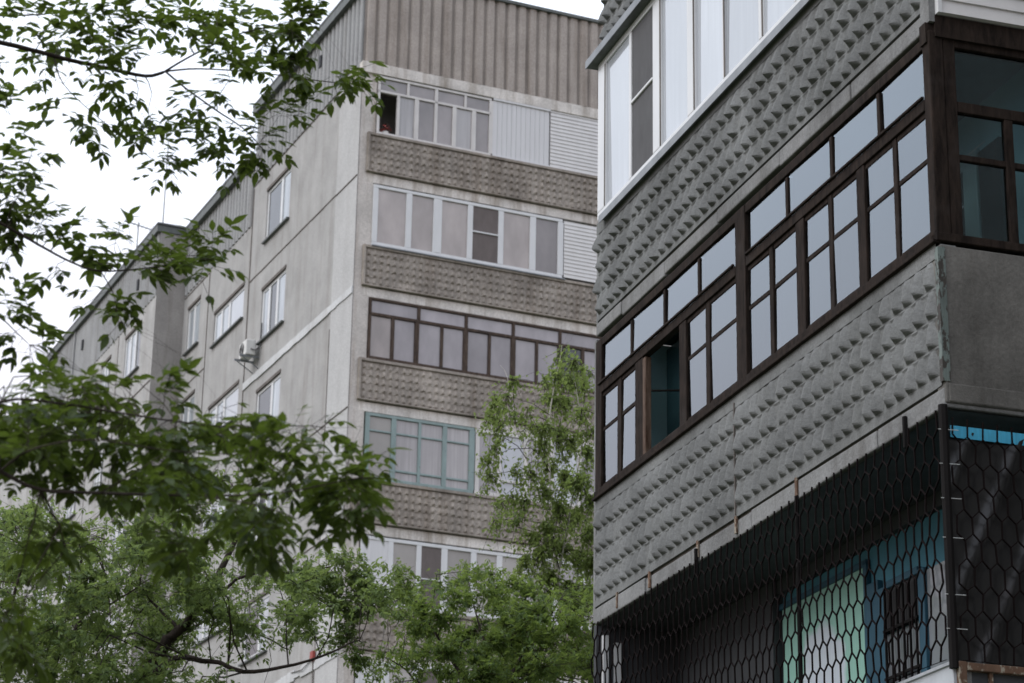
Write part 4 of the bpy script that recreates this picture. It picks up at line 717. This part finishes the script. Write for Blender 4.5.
faceR = lambda y, z, o: (-o, y, z)
def loggia(zb, rows, stag, z0, z1, seed, h=.075, ln=LEN, **kw):
    """slab edge from zb, patterned parapet above it; inner side walls are added by the caller"""
    b = MB()
    b.box(.012, .13, 0, ln, zb + .16, zb + 1.14)
    lg = b.build('loggia', M['relief_edge'], RB, bevel=.008)
    r = MB(); relief(r, faceR, .055, ln - .03, z0, z1, 41, rows, h, (12, 14), seed, stag, **kw)
    k = len(r.v)
    # smooth margins above and below, slightly uneven
    def margin(za, zc):
        n = 60
        for i in range(n):
            ya, yb = .03 + (ln - .03) * i / n, .03 + (ln - .03) * (i + 1) / n
            o = [.006 + .006 * mnoise.noise(Vector((t * 3, z * 7, seed))) for t, z in ((ya, za), (yb, za), (yb, zc), (ya, zc))]
            r.quad((-o[0], ya, za), (-o[1], yb, za), (-o[2], yb, zc), (-o[3], ya, zc))
    margin(zb + .152, z0); margin(z1, zb + 1.155)
    r.build('relief_panel', M['relief'], lg)
    # slab edge: short pieces with broken ends
    rs = random.Random(seed); s = MB(); y = 0.0
    while y < ln - .02:
        y2 = min(ln, y + rs.uniform(.9, 1.5)); o = rs.uniform(-.006, .012); zt = zb + .14 - rs.uniform(0, .012)
        s.box(-o, DEP - .002, y + .006, y2 - .006, zb + rs.uniform(-.012, .012), zt); y = y2
    sl = s.build('slab', M['relief_edge'], lg, bevel=.012)
    s = MB(); s.box(.02, .5, .02, ln - .02, zb + .12, zb + .165); s.build('joint_gap', M['dark'], lg)
    return lg

# --- second loggia: concrete panel, dark wooden glazing
Z2 = 6.53
L2 = loggia(Z2, 4, 0.0, 6.745, 7.575, 21, .070, apex=.17, wide=(.50, .38), pw=(.9, .42))
s = MB(); s.box(-.018, .012, -.014, .03, 6.70, 7.64); s.box(.012, .034, -.019, -.013, 6.70, 7.64); s.build('corner_angle', M['steel_teal'], L2)
s = MB(); s.box(.0, DEP - .003, -.010, .11, 6.555, 7.66); s.build('end_panel', M['panel'], L2, bevel=.012)
s = MB(); s.box(.02, DEP - .002, -.016, .015, 6.56, 6.69); s.build('end_slab_edge', M['panel_low'], L2, bevel=.01)
s = MB(); s.box(-.016, .0, 3.494, 3.506, 6.70, 7.62); s.build('panel_joint', M['dark'], L2)
for y in (2.35, 3.5, 4.3, 5.4, 6.2):
    s = MB(); s.box(-.014, .0, y - .018, y + .018, 6.55, 6.69); s.build('rusty_clip', M['rust'], L2)
# frame on the long side
f = MB(); X0, X1 = -.005, .06
def fb(y0, y1, z0, z1, x0=X0, x1=X1): f.box(x0, x1, y0, y1, z0, z1)
fb(.09, LEN, 9.145, 9.225); fb(0, LEN, 7.70, 7.765, -.02, .07)
for a, b in ((.10, 3.22), (3.44, LEN - .16)): fb(a, b, 8.68, 8.765, -.012, .058)
fb(3.23, 3.43, 7.765, 9.22, -.012, .06)
fb(LEN - .16, LEN, 7.765, 9.22, -.008, .07)
for y in (.82, 1.62, 2.43, 4.25, 5.05, 5.87): fb(y - .024, y + .024, 8.765, 9.13, .0, .055)
fb(1.07, 1.20, 7.765, 8.68); fb(2.12, 2.27, 7.765, 8.68); fb(4.53, 4.69, 7.765, 8.68)
for y, w_ in ((.60, .032), (1.67, .034), (2.76, .036), (4.07, .045), (6.19, .05)): fb(y - w_, y + w_, 7.765, 8.68, .004, .056)
for a, b in ((.10, .56), (.64, 1.07), (1.20, 1.63), (1.71, 2.12), (2.27, 2.71), (2.81, 3.22), (3.44, 4.02), (4.12, 4.53), (5.76, 6.13), (6.25, LEN - .16)):
    fb(a, b, 8.305, 8.34, .01, .05)
    fb(a, b, 7.765, 7.80, .008, .052); fb(a, b, 8.64, 8.68, .008, .052)
fb(5.56, 5.76, 7.765, 8.68)
f.build('window_frame', M['dark_wood'], L2, bevel=.006)
f = MB(); f.box(-.04, .02, .0, LEN, 7.675, 7.70); f.box(-.03, -.006, .1, 3.2, 8.765, 8.785); f.box(-.03, -.006, 3.45, 6.7, 8.765, 8.785); f.build('sill', M['dark_wood'], L2, bevel=.005)
f = MB(); f.box(-.008, .05, 5.49, 5.56, 7.765, 8.66); f.build('open_sash_edge', M['raw_wood'], L2, bevel=.006)
prnd = random.Random(77)
def rp_(parent, y0, y1, z0, z1, m='pane_clear', x=.016):
    p = MB(); p.box(x, x + .005, y0, y1, z0, z1)
    ta, tb = prnd.uniform(-.012, .012), prnd.uniform(-.012, .012); yc, zc = (y0 + y1) / 2, (z0 + z1) / 2
    p.v = [(a + (q - yc) * ta + (c - zc) * tb, q, c) for a, q, c in p.v]     # old panes never sit quite true
    return p.build('pane', M[m], parent)
for a, b in ((.10, .79), (.85, 1.59), (1.65, 2.40), (2.46, 3.22), (3.44, 4.22), (4.28, 5.02), (5.08, 5.84), (5.90, LEN - .16)): rp_(L2, a, b, 8.765, 9.145)
for a, b in ((.10, .56), (.64, 1.07), (1.20, 1.63), (1.71, 2.12), (2.27, 2.71), (2.81, 3.22), (3.44, 4.02), (4.12, 4.53), (5.76, 6.13), (6.25, LEN - .16)):
    rp_(L2, a, b, 7.80, 8.30); rp_(L2, a, b, 8.345, 8.64)
# corner post, frame of the narrow end
f = MB(); f.box(-.016, .092, -.016, .09, 7.69, 9.24); f.build('corner_post', M['dark_wood'], L2, bevel=.01)
f = MB(); f.box(.095, .185, -.008, .06, 7.74, 9.20); f.box(-.02, DEP, -.02, .07, 7.685, 7.745); f.box(.185, DEP, -.008, .06, 9.14, 9.20); f.box(.10, DEP, -.012, .07, 9.2, 9.27)
f.box(.185, DEP, -.006, .05, 8.655, 8.735); f.box(.54, .605, -.004, .05, 7.745, 8.655); f.box(.185, .54, .0, .045, 8.30, 8.345); f.box(.605, DEP, .0, .045, 8.30, 8.345)
f.build('end_window_frame', M['dark_wood'], L2, bevel=.006)
for a, b, c_, d in ((.185, DEP, 8.735, 9.14), (.185, .54, 7.745, 8.30), (.185, .54, 8.345, 8.655), (.605, DEP, 7.745, 8.30), (.605, DEP, 8.345, 8.655)):
    p = MB(); p.box(a, b, .02, .025, c_, d); p.build('pane', M['pane_open'], L2)
# inside
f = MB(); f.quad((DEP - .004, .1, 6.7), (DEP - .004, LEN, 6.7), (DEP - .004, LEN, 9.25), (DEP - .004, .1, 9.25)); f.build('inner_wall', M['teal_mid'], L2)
f = MB(); f.box(.13, DEP - .01, LEN - .10, LEN, 6.7, 9.24); f.build('inner_end_wall', M['end_teal_lit'], L2)
f = MB(); f.box(0, .13, LEN - .004, LEN + .05, 6.55, 9.25); f.box(.012, DEP, LEN + .002, LEN + .06, 6.55, 9.25); f.build('far_end_wall', M['relief_edge'], L2)
f = MB(); f.box(.66, DEP - .012, 6.02, LEN - .102, 6.7, 9.2); f.build('dark_teal_box', M['teal_dark'], L2, bevel=.01)  # dark teal box forming the darker strip beside the end wall
f = MB(); f.quad((.05, .08, 9.245), (DEP - .01, .08, 9.245), (DEP - .01, LEN - .12, 9.245), (.05, LEN - .12, 9.245)); f.build('ceiling', M['teal_dark'], L2)
f = MB(); f.box(DEP - .05, DEP - .006, .98, 1.19, 6.9, 8.86); f.box(DEP - .05, DEP - .006, .98, 2.3, 8.80, 8.90); f.box(DEP - .05, DEP - .006, 2.2, 2.32, 6.9, 8.8); f.build('door_frame', M['pale_post'], L2, bevel=.01)
f = MB(); f.box(DEP - .04, DEP - .007, 1.19, 2.2, 6.9, 8.8); f.build('balcony_door_glass', M['pane_dark'], L2)
f = MB(); f.box(DEP - .035, DEP - .006, .66, .97, 7.5, 8.86); f.build('inner_window', M['pane_dark'], L2)
f = MB(); f.bar((.03, 5.44, 8.33), (.36, 5.30, 8.33), .010); f.box(.33, .37, 5.27, 5.31, 8.27, 8.39); f.build('clothes_bracket', M['black_metal'], L2)
f = MB(); f.bar((.34, 5.28, 8.38), (.34, .3, 8.38), .004, 5); f.bar((.55, 5.6, 8.62), (.55, .3, 8.62), .004, 5); f.build('clothes_line', M['pale_cable'], L2)

# --- third loggia: white glazing, drip roof, siding on its narrow end
Z3 = 9.27
L3 = loggia(Z3, 4, .5, 9.46, 10.30, 33)
f = MB(); f.box(-.012, DEP - .003, -.03, .1, 9.30, 12.02)
f.build('end_wall', M['relief_edge'], L3)
f = MB(); z = 9.36
while z < 12.0:
    zt = z + .105
    f.quad((.055, -.072, z), (DEP, -.072, z), (DEP, -.056, zt), (.055, -.056, zt)); f.quad((.055, -.056, zt), (DEP, -.056, zt), (DEP, -.072, zt), (.055, -.072, zt)); z = zt
f.quad((.055, -.072, 9.36), (.055, -.031, 9.36), (DEP, -.031, 9.36), (DEP, -.072, 9.36))
f.build('siding', M['siding'], L3)
f = MB(); f.box(.035, .065, -.078, -.031, 9.355, 12.0); f.build('corner_trim', M['pvc'], L3)
f = MB(); f.box(-.03, DEP - .01, .0, .09, 9.15, 9.30); f.box(.03, DEP - .01, -.034, .0, 9.19, 9.352); f.build('dark_end_strip', M['dark_wood'], L3)  # dark boxes covering the slab end below the siding
f = MB(); f.box(-.06, .05, -.05, LEN - .2, 10.385, 10.42); f.box(-.06, -.054, -.05, LEN - .2, 10.345, 10.385); f.build('sill', M['drip'], L3)
f = MB(); G0, G1 = 10.42, 12.06
def pf(y0, y1, z0, z1, x0=-.03, x1=.04): f.box(x0, x1, y0, y1, z0, z1)
pf(0, LEN - .08, G0, G0 + .075); pf(0, LEN - .08, G1 - .07, G1)
for a, b in ((0, .06), (.72, .85), (1.40, 1.48), (2.05, 2.14), (2.74, 2.84), (3.545, 3.60), (4.22, 4.40), (5.03, 5.24), (5.80, 5.86), (6.50, LEN - .08)): pf(a, b, G0 + .075, G1 - .07)
pf(5.24, 5.80, 11.235, 11.265, -.035, -.01)
f.build('window_frame', M['pvc'], L3, bevel=.008)
f = MB()
for y in (2.755, 3.552, 4.235, 5.045): f.box(-.034, -.029, y - .012, y + .012, G0 + .08, G1 - .08)
for y in (1.49, .86, 6.515): f.box(-.034, -.029, y - .01, y + .01, G0 + .08, G1 - .08)
f.build('sealing_strip', M['dark'], L3)
for a, b in ((.06, .72), (.85, 1.40), (1.48, 2.05), (2.14, 2.74), (2.84, 3.545), (3.60, 4.22), (4.40, 5.03), (5.86, 6.50)): rp_(L3, a, b, G0 + .07, G1 - .06, 'pane_white', -.004)
p = MB(); p.box(-.016, -.010, 5.24, 5.80, G0 + .075, G1 - .07); p.build('mosquito_screen', M['screen'], L3)
f = MB(); f.box(.041, DEP, LEN - .12, LEN - .08, 10.42, 12.05); f.build('far_end_wall', M['pvc'], L3)
f = MB(); f.box(.012, DEP, LEN + .002, LEN + .04, 9.3, 10.41); f.build('far_end_parapet', M['relief_edge'], L3)
f = MB(); f.box(-.12, -.112, -.06, LEN + .04, 12.055, 12.13); f.box(-.12, .02, -.06, LEN + .04, 12.13, 12.137)
f.build('drip_roof', M['drip'], L3)
f = MB(); f.box(-.112, .05, -.05, LEN + .03, 12.06, 12.075); f.build('drip_soffit', M['cap'], L3)

# --- fourth loggia, only its lower edge is in sight
L4 = loggia(12.03, 4, .5, 12.24, 13.06, 45, ln=6.68)
f = MB(); f.box(.0, DEP, -.02, .1, 12.1, 14.7); f.box(.02, .08, .1, LEN, 13.18, 14.7); f.box(.0, DEP, LEN - .06, LEN - .02, 13.18, 14.7); f.build('upper_wall', M['relief_edge'], L4)
f = MB(); f.box(-.02, .03, LEN - .10, LEN + .02, 12.165, 12.21); f.build('rusty_hook', M['raw_wood'], L4)

# --- lowest loggia behind a black plastic net
b = MB(); b.box(.0, .1, 0, LEN, 3.9, 4.82); b.box(.1, DEP - .003, .0, .1, 3.9, 4.70); b.box(.0, DEP - .003, 0, LEN, 3.72, 3.9)
L1 = b.build('loggia', M['relief_edge'], RB, bevel=.01)
f = MB(); f.box(-.03, -.004, 0.0, LEN, 3.95, 4.83); f.box(-.045, .04, -.01, LEN, 4.83, 4.85); f.build('parapet_sheet', M['sheet'], L1)
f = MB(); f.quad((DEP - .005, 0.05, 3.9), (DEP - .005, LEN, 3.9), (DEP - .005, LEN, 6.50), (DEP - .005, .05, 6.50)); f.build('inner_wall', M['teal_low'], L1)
f = MB(); f.quad((.02, .02, 6.515), (DEP - .01, .02, 6.515), (DEP - .01, LEN, 6.515), (.02, LEN, 6.515)); f.build('ceiling', M['dark_board'], L1)
f = MB(); f.box(DEP - .10, DEP - .006, 4.66, LEN - .02, 3.9, 6.51); f.box(DEP - .06, DEP - .006, .1, 4.66, 6.40, 6.51); f.build('dark_wall_sheet', M['dark_board'], L1)  # dark sheets over the inner wall's far part and top band
f = MB(); f.box(.0, DEP, LEN - .04, LEN + .03, 3.9, 6.52); f.build('far_end_wall', M['dark_board'], L1)
f = MB(); f.box(.05, .10, LEN - .09, LEN - .042, 3.9, 6.42); f.box(.16, .22, LEN - .09, LEN - .042, 3.9, 6.36); f.build('white_post', M['pvc'], L1)
f = MB(); f.box(DEP - .03, DEP - .007, 3.06, 4.62, 4.0, 6.26); f.build('curtained_window', M['mint'], L1)
f = MB(); f.box(DEP - .05, DEP - .007, 3.0, 3.06, 3.9, 6.30); f.box(DEP - .05, DEP - .007, 3.0, 4.66, 6.26, 6.31); f.box(DEP - .06, DEP - .008, 2.70, 2.80, 3.9, 6.02); f.box(DEP - .06, DEP - .008, 2.04, 2.14, 3.9, 6.02); f.box(DEP - .06, DEP - .008, 2.14, 2.70, 5.99, 6.05); f.box(DEP - .055, DEP - .008, 2.80, 3.0, 3.9, 6.1)
f.build('door_frame', M['teal_blue'], L1, bevel=.008)
f = MB(); f.box(DEP - .04, DEP - .009, 2.14, 2.70, 5.67, 5.99); f.build('dark_blind', M['black_blind'], L1)
f = MB(); f.box(DEP - .035, DEP - .010, 2.14, 2.70, 4.0, 5.65); f.box(DEP - .03, DEP - .009, 1.2, 2.04, 4.0, 6.0); f.build('door_glass', M['grey_pane'], L1)
f = MB()
for k in range(6): f.box(DEP - .07, DEP - .055, 2.16 + k * .1, 2.175 + k * .1, 4.0, 5.97)
for z in (5.66, 5.3, 4.9): f.box(DEP - .072, DEP - .053, 2.14, 2.70, z, z + .02)
f.build('window_grille', M['black_metal'], L1)

def hexnet(mb, face, a0, a1, z0, z1, w_=.130, rh=.170, t=.0033, seed=0):
    """hexagonal plastic netting made of flat strips, with a little slack"""
    rnd = random.Random(seed)
    P = {}
    def pt(i, j, top):   # node: column position i (half cells), row j
        k = (i, j, top)
        if k not in P:
            a = a0 + i * w_ / 2; z = z1 - j * rh - (0 if top else 0)
            z = z1 - j * rh - (.026 if top else -.026)
            P[k] = (a + .010 * mnoise.noise(Vector((a * 4, z * 4, seed))) + .022 * mnoise.noise(Vector((a * .9, z * 1.1, seed + 4))) + rnd.uniform(-.003, .003), z + rnd.uniform(-.006, .006) + .03 * mnoise.noise(Vector((a * .8, z * .5, seed + 6))), .025 * mnoise.noise(Vector((a * 1.3, z * 1.7, seed + 9))))
        return P[k]
    def strip(p, q, tw):
        da, dz = q[0] - p[0], q[1] - p[1]; L_ = math.hypot(da, dz); 
        if L_ < 1e-5: return
        n1, n2 = -dz / L_ * tw, da / L_ * tw
        c = [(p[0] + n1, p[1] + n2, p[2]), (p[0] - n1, p[1] - n2, p[2]), (q[0] - n1, q[1] - n2, q[2]), (q[0] + n1, q[1] + n2, q[2])]
        k = len(mb.v)
        for o in (.006, -.006): mb.v += [face(a, z, d + o) for a, z, d in c]
        mb.f += [(k, k + 1, k + 2, k + 3), (k + 7, k + 6, k + 5, k + 4)] + [(k + i, k + 4 + i, k + 4 + (i + 1) % 4, k + (i + 1) % 4) for i in range(4)]
    nr = int((z1 - z0) / rh) + 1; nc = int((a1 - a0) / w_) + 1
    for j in range(nr + 1):
        for c in range(nc):
            i = 2 * c + (j % 2)
            if a0 + i * w_ / 2 > a1 + .001: continue
            # vertical side from the row's lower node to the next row's upper node
            if z1 - (j + 1) * rh + .0 > z0 - .02: strip(pt(i, j, True), pt(i, j + 1, False), t * 1.15)
            # zigzag along row j joins verticals of the row above (odd shift) and of this row
            if j >= 1 and z1 - j * rh > z0 + .035:
                for di in (-1, 1):
                    ii = i + di
                    if ii >= 0 and a0 + ii * w_ / 2 <= a1 + .001: strip(pt(i, j, True), pt(ii, j, False), t)
    return mb
n_ = MB(); hexnet(n_, lambda a, z, d: (-.065 - d, a, max(z, 4.858)), .02, LEN - .12, 4.66, 6.52, seed=2); n_.build('net', M['net'], L1)
n_ = MB(); hexnet(n_, lambda a, z, d: (a, -.035 - d, max(z, 4.85)), .02, DEP, 4.64, 6.47, .108, .165, seed=5); n_.build('end_net', M['net'], L1)
f = MB(); f.bar((-.03, -.012, 4.8), (-.03, -.012, 6.53), .032, 8); f.build('net_post', M['black_metal'], L1)
f = MB(); f.bar((-.03, 2.30, 4.85), (-.03, 2.30, 6.53), .018, 8); f.build('net_post', M['black_metal'], L1)
for y in (.55, 4.3):
    f = MB(); f.bar((-.02, y, 6.40), (-.02, y, 6.62), .018, 6); f.build('net_hook', M['black_metal'], L1)
f = MB(); NX, NZ = 24, 34                           # creased film behind the net on the narrow end
for j in range(NZ + 1):
    for i in range(NX + 1):
        x = .0 + DEP * i / NX; z = 4.84 + 1.53 * j / NZ
        cr = abs(((x * .9 + (z - 4.8) * -.42) * 3.1) % 1 - .5)
        f.v.append((x, .03 - .018 * mnoise.noise(Vector((x * 5, z * 3, 3))) - (.03 * max(0, .16 - cr) / .16), z))
for j in range(NZ):
    for i in range(NX):
        q_ = j * (NX + 1) + i; f.f.append((q_, q_ + 1, q_ + NX + 2, q_ + NX + 1))
f.build('black_film', M['film'], L1, smooth=True)
f = MB(); f.box(.03, DEP, .005, .012, 6.325, 6.405); f.build('tarp_strip', M['cyan'], L1)
f = MB()
for z in (6.36, 6.13, 5.90, 5.64, 5.27, 5.05): f.bar((-.075, -.02, z), (.055, -.05, z - .004), .0025, 5)
f.build('net_tie', M['pale_cable'], L1)
f = MB(); f.box(-.01, .045, -.04, .03, 3.9, 4.845); f.box(.045, DEP, -.04, .02, 4.79, 4.84); f.build('rusty_frame', M['rust'], L1, bevel=.005)
f = MB(); f.box(.21, .235, -.02, .01, 3.9, 4.79); f.build('bar', M['rust'], L1)
f = MB(); f.box(.045, DEP - .004, .005, .06, 3.9, 4.79); f.build('black_board', M['dark_board'], L1)

# ================================================================ trees
def limbs_mesh(limbs, n=7, wob=.0, seed=0):
    m = MB(); rnd = random.Random(seed)
    for L_ in limbs:
        pts = [Vector(p[:3]) for p in L_]; rad = [p[3] for p in L_]
        P, RR = [], []
        for i in range(len(pts) - 1):                 # smooth the polyline
            p0 = pts[max(i - 1, 0)]; p1 = pts[i]; p2 = pts[i + 1]; p3 = pts[min(i + 2, len(pts) - 1)]
            for s in (0, .25, .5, .75):
                q = .5 * ((2 * p1) + (p2 - p0) * s + (2 * p0 - 5 * p1 + 4 * p2 - p3) * s * s + (3 * p1 - p0 - 3 * p2 + p3) * s ** 3)
                if wob and s: q = q + Vector((rnd.uniform(-wob, wob), rnd.uniform(-wob, wob), rnd.uniform(-wob, wob))) * min(1, rad[i] * 40)
                P.append(q); RR.append(rad[i] + (rad[i + 1] - rad[i]) * s)
        P.append(pts[-1]); RR.append(rad[-1] * .6)
        m.tube(P, RR, n)
    return m

class Leaves:
    def __init__(s, seed): s.v = []; s.f = []; s.t = []; s.r = random.Random(seed)
    def leaflet(s, base, d, up, L, W, tint, fine=True):
        d = d.normalized(); side = d.cross(up)
        if side.length < 1e-4: side = d.orthogonal()
        side.normalize(); nrm = side.cross(d)
        k = len(s.v)
        if fine:
            prof = ((0, .0), (.16, .30), (.38, .5), (.62, .42), (.82, .20), (1, 0))
            for t, wd in prof:
                c = base + d * (L * t) - nrm * (L * .13 * t * t)
                if wd == 0: s.v.append(tuple(c)); s.t.append(tint)
                else:
                    s.v += [tuple(c + side * W * wd + nrm * W * .16 * wd), tuple(c), tuple(c - side * W * wd + nrm * W * .16 * wd)]
                    s.t += [tint] * 3
            a = k + 1
            s.f += [(k, a + 1, a), (k, a + 2, a + 1)]
            for i in range(3):
                b = a + 3 * i
                s.f += [(b, b + 1, b + 4, b + 3), (b + 1, b + 2, b + 5, b + 4)]
            b = a + 9; e = a + 12
            s.f += [(b, b + 1, e), (b + 1, b + 2, e)]
        else:
            c = base + d * (L * .5)
            s.v += [tuple(base), tuple(c + side * W * .5 + nrm * W * .12), tuple(base + d * L - nrm * L * .12), tuple(c - side * W * .5 + nrm * W * .12)]
            s.t += [tint] * 4; s.f += [(k, k + 1, k + 2), (k, k + 2, k + 3)]
    def build(s, name, mat, parent):
        me = bpy.data.meshes.new(name); me.from_pydata(s.v, [], s.f); me.update(); me.materials.append(mat)
        at = me.attributes.new('tint', 'FLOAT', 'POINT'); at.data.foreach_set('value', s.t)
        o = bpy.data.objects.new(name, me); col.objects.link(o); o.parent = parent
        return o

def nearest(limbs, p, minr=0):
    best = None
    for L_ in limbs:
        for a, b in zip(L_, L_[1:]):
            a_, b_ = Vector(a[:3]), Vector(b[:3]); ab = b_ - a_
            t = max(0, min(1, (p - a_).dot(ab) / max(1e-9, ab.length_squared))); q = a_ + ab * t
            d = (p - q).length
            if best is None or d < best[0]: best = (d, q, (b_ - a_).normalized(), a[3] + (b[3] - a[3]) * t)
    return best

def rand_in(r):
    while True:
        v = Vector((r.uniform(-1, 1), r.uniform(-1, 1), r.uniform(-1, 1)))
        if v.length < 1: return v

def tree(name, label, limbs, clumps, leaf, bark, seed, mode, size, wob=.01):
    root = empty(name, (limbs[0][0][0], limbs[0][0][1], 0))
    tag(root, label, 'tree')
    off = Vector((limbs[0][0][0], limbs[0][0][1], 0))
    limbs = [[(a - off.x, b - off.y, c, r) for a, b, c, r in L_] for L_ in limbs]
    tr = limbs_mesh(limbs, 8, wob, seed)
    r = random.Random(seed); lv = Leaves(seed + 1); tw = MB()
    for cx_, cy_, cz_, n, rx, rz in clumps:
        c = Vector((cx_, cy_, cz_)) - off
        d, q, dirn, rad = nearest(limbs, c)
        tint0 = r.random()
        if d > .03:                                   # twig to the clump
            mid = (q + c) / 2 + Vector((r.uniform(-.2, .2), r.uniform(-.2, .2), r.uniform(-.02, .25))) * d
            r0 = min(rad * .6, .002 + .004 * d if mode == 'maple' else .004 + .0045 * d)
            m1 = q + (mid - q) * .5 + rand_in(r) * d * .07; m2 = mid + (c - mid) * .5 + rand_in(r) * d * .09
            tw.tube([q, m1, mid, m2, c], [r0, r0 * .85, r0 * .7, r0 * .5, r0 * .3], 5)
        if mode == 'maple':                           # compound leaves, drooping
            axis = (c - q).normalized() if d > .03 else dirn
            for i in range(int(n * 1.6 + .5)):
                o = rand_in(r); p = c + Vector((o.x * rx, o.y * rx, o.z * rz))
                out = (Vector((o.x, o.y, o.z * .4)) + axis * .5 + Vector((r.uniform(-.4, .4), r.uniform(-.4, .4), r.uniform(-.35, .2)))).normalized()
                Lr = size * r.uniform(.75, 1.35)
                pet = p - out * Lr * .2
                tw.bar(pet, p + out * Lr * 1.15, .0011, 3)
                tint = max(0, min(1, r.gauss(.42, .22) + (tint0 - .5) * .4))
                up = Vector((r.uniform(-.35, .35), r.uniform(-.35, .35), 1))
                sd_ = out.cross(up).normalized()
                nl = r.choice((3, 5, 5, 5))
                end = p + out * Lr * 1.1
                drop = Vector((0, 0, -r.uniform(0, .5)))
                lv.leaflet(end, out + drop, up, Lr * r.uniform(.78, 1.05), Lr * r.uniform(.38, .49), tint)
                for s_ in (-1, 1):
                    for kk in range((nl - 1) // 2):
                        bp = p + out * Lr * (1.0 - .62 * kk)
                        lv.leaflet(bp, out * .6 + sd_ * s_ * r.uniform(.8, 1.3) + drop * r.uniform(.5, 1.1), up, Lr * r.uniform(.66, .92), Lr * r.uniform(.35, .45), tint + r.uniform(-.06, .06))
        else:
            nb = max(3, n // 8)
            for i in range(nb):
                o = rand_in(r); e = c + Vector((o.x * rx, o.y * rx, o.z * rz))
                s0 = c + (e - c) * .05
                if mode == 'birch': e = c + Vector((o.x * rx, o.y * rx, o.z * rz - rz * .5))
                tw.bar(s0, e, .0035, 3, .0015)
                for j in range(max(1, n // nb)):
                    t = r.random(); p = s0 + (e - s0) * t + rand_in(r) * (.07 if mode == 'birch' else .10)
                    dv = rand_in(r) + Vector((0, 0, -.55 if mode == 'birch' else -.35))
                    L_ = size * r.uniform(.7, 1.3); tint = max(0, min(1, r.gauss(.5, .2) + (tint0 - .5) * .55))
                    up = Vector((r.uniform(-.6, .6), r.uniform(-.6, .6), 1))
                    lv.leaflet(p, dv, up, L_, L_ * (.62 if mode == 'birch' else .46), tint, False)
                    if mode == 'ash':                 # leaflets come in threes
                        for s_ in (-1, 1):
                            d2 = dv.normalized() + dv.cross(up).normalized() * .9 * s_
                            lv.leaflet(p - dv.normalized() * L_ * .25, d2, up, L_ * .9, L_ * .42, tint, False)
    tr.build('trunk', M[bark], root, smooth=True)
    tw.build('twigs', M['bark'], root)
    lv.build('crown', M[leaf], root)
    return root

tree('ash_maple_tree', 'near tree reaching in from the left with dark drooping compound leaves', MAPLE_LIMBS, MAPLE_CLUMPS, 'leaf_maple', 'bark', 101, 'maple', .064, .003)
tree('leafy_tree', 'bright green bushy tree with dark forked limbs, low in front of the grey side wall', ASH_LIMBS, ASH_CLUMPS, 'leaf_ash', 'bark', 202, 'ash', .070, .02)
tree('birch_tree', 'slender birch with pale stems and hanging leaves beside the nearer block', BIRCH_LIMBS, BIRCH_CLUMPS, 'leaf_birch', 'birch_bark', 303, 'birch', .060, .008)
tree('bushy_tree', 'dense green bushy tree filling the gap below the birch', SHRUB_LIMBS, SHRUB_CLUMPS, 'leaf_shrub', 'bark', 404, 'ash', .064, .012)
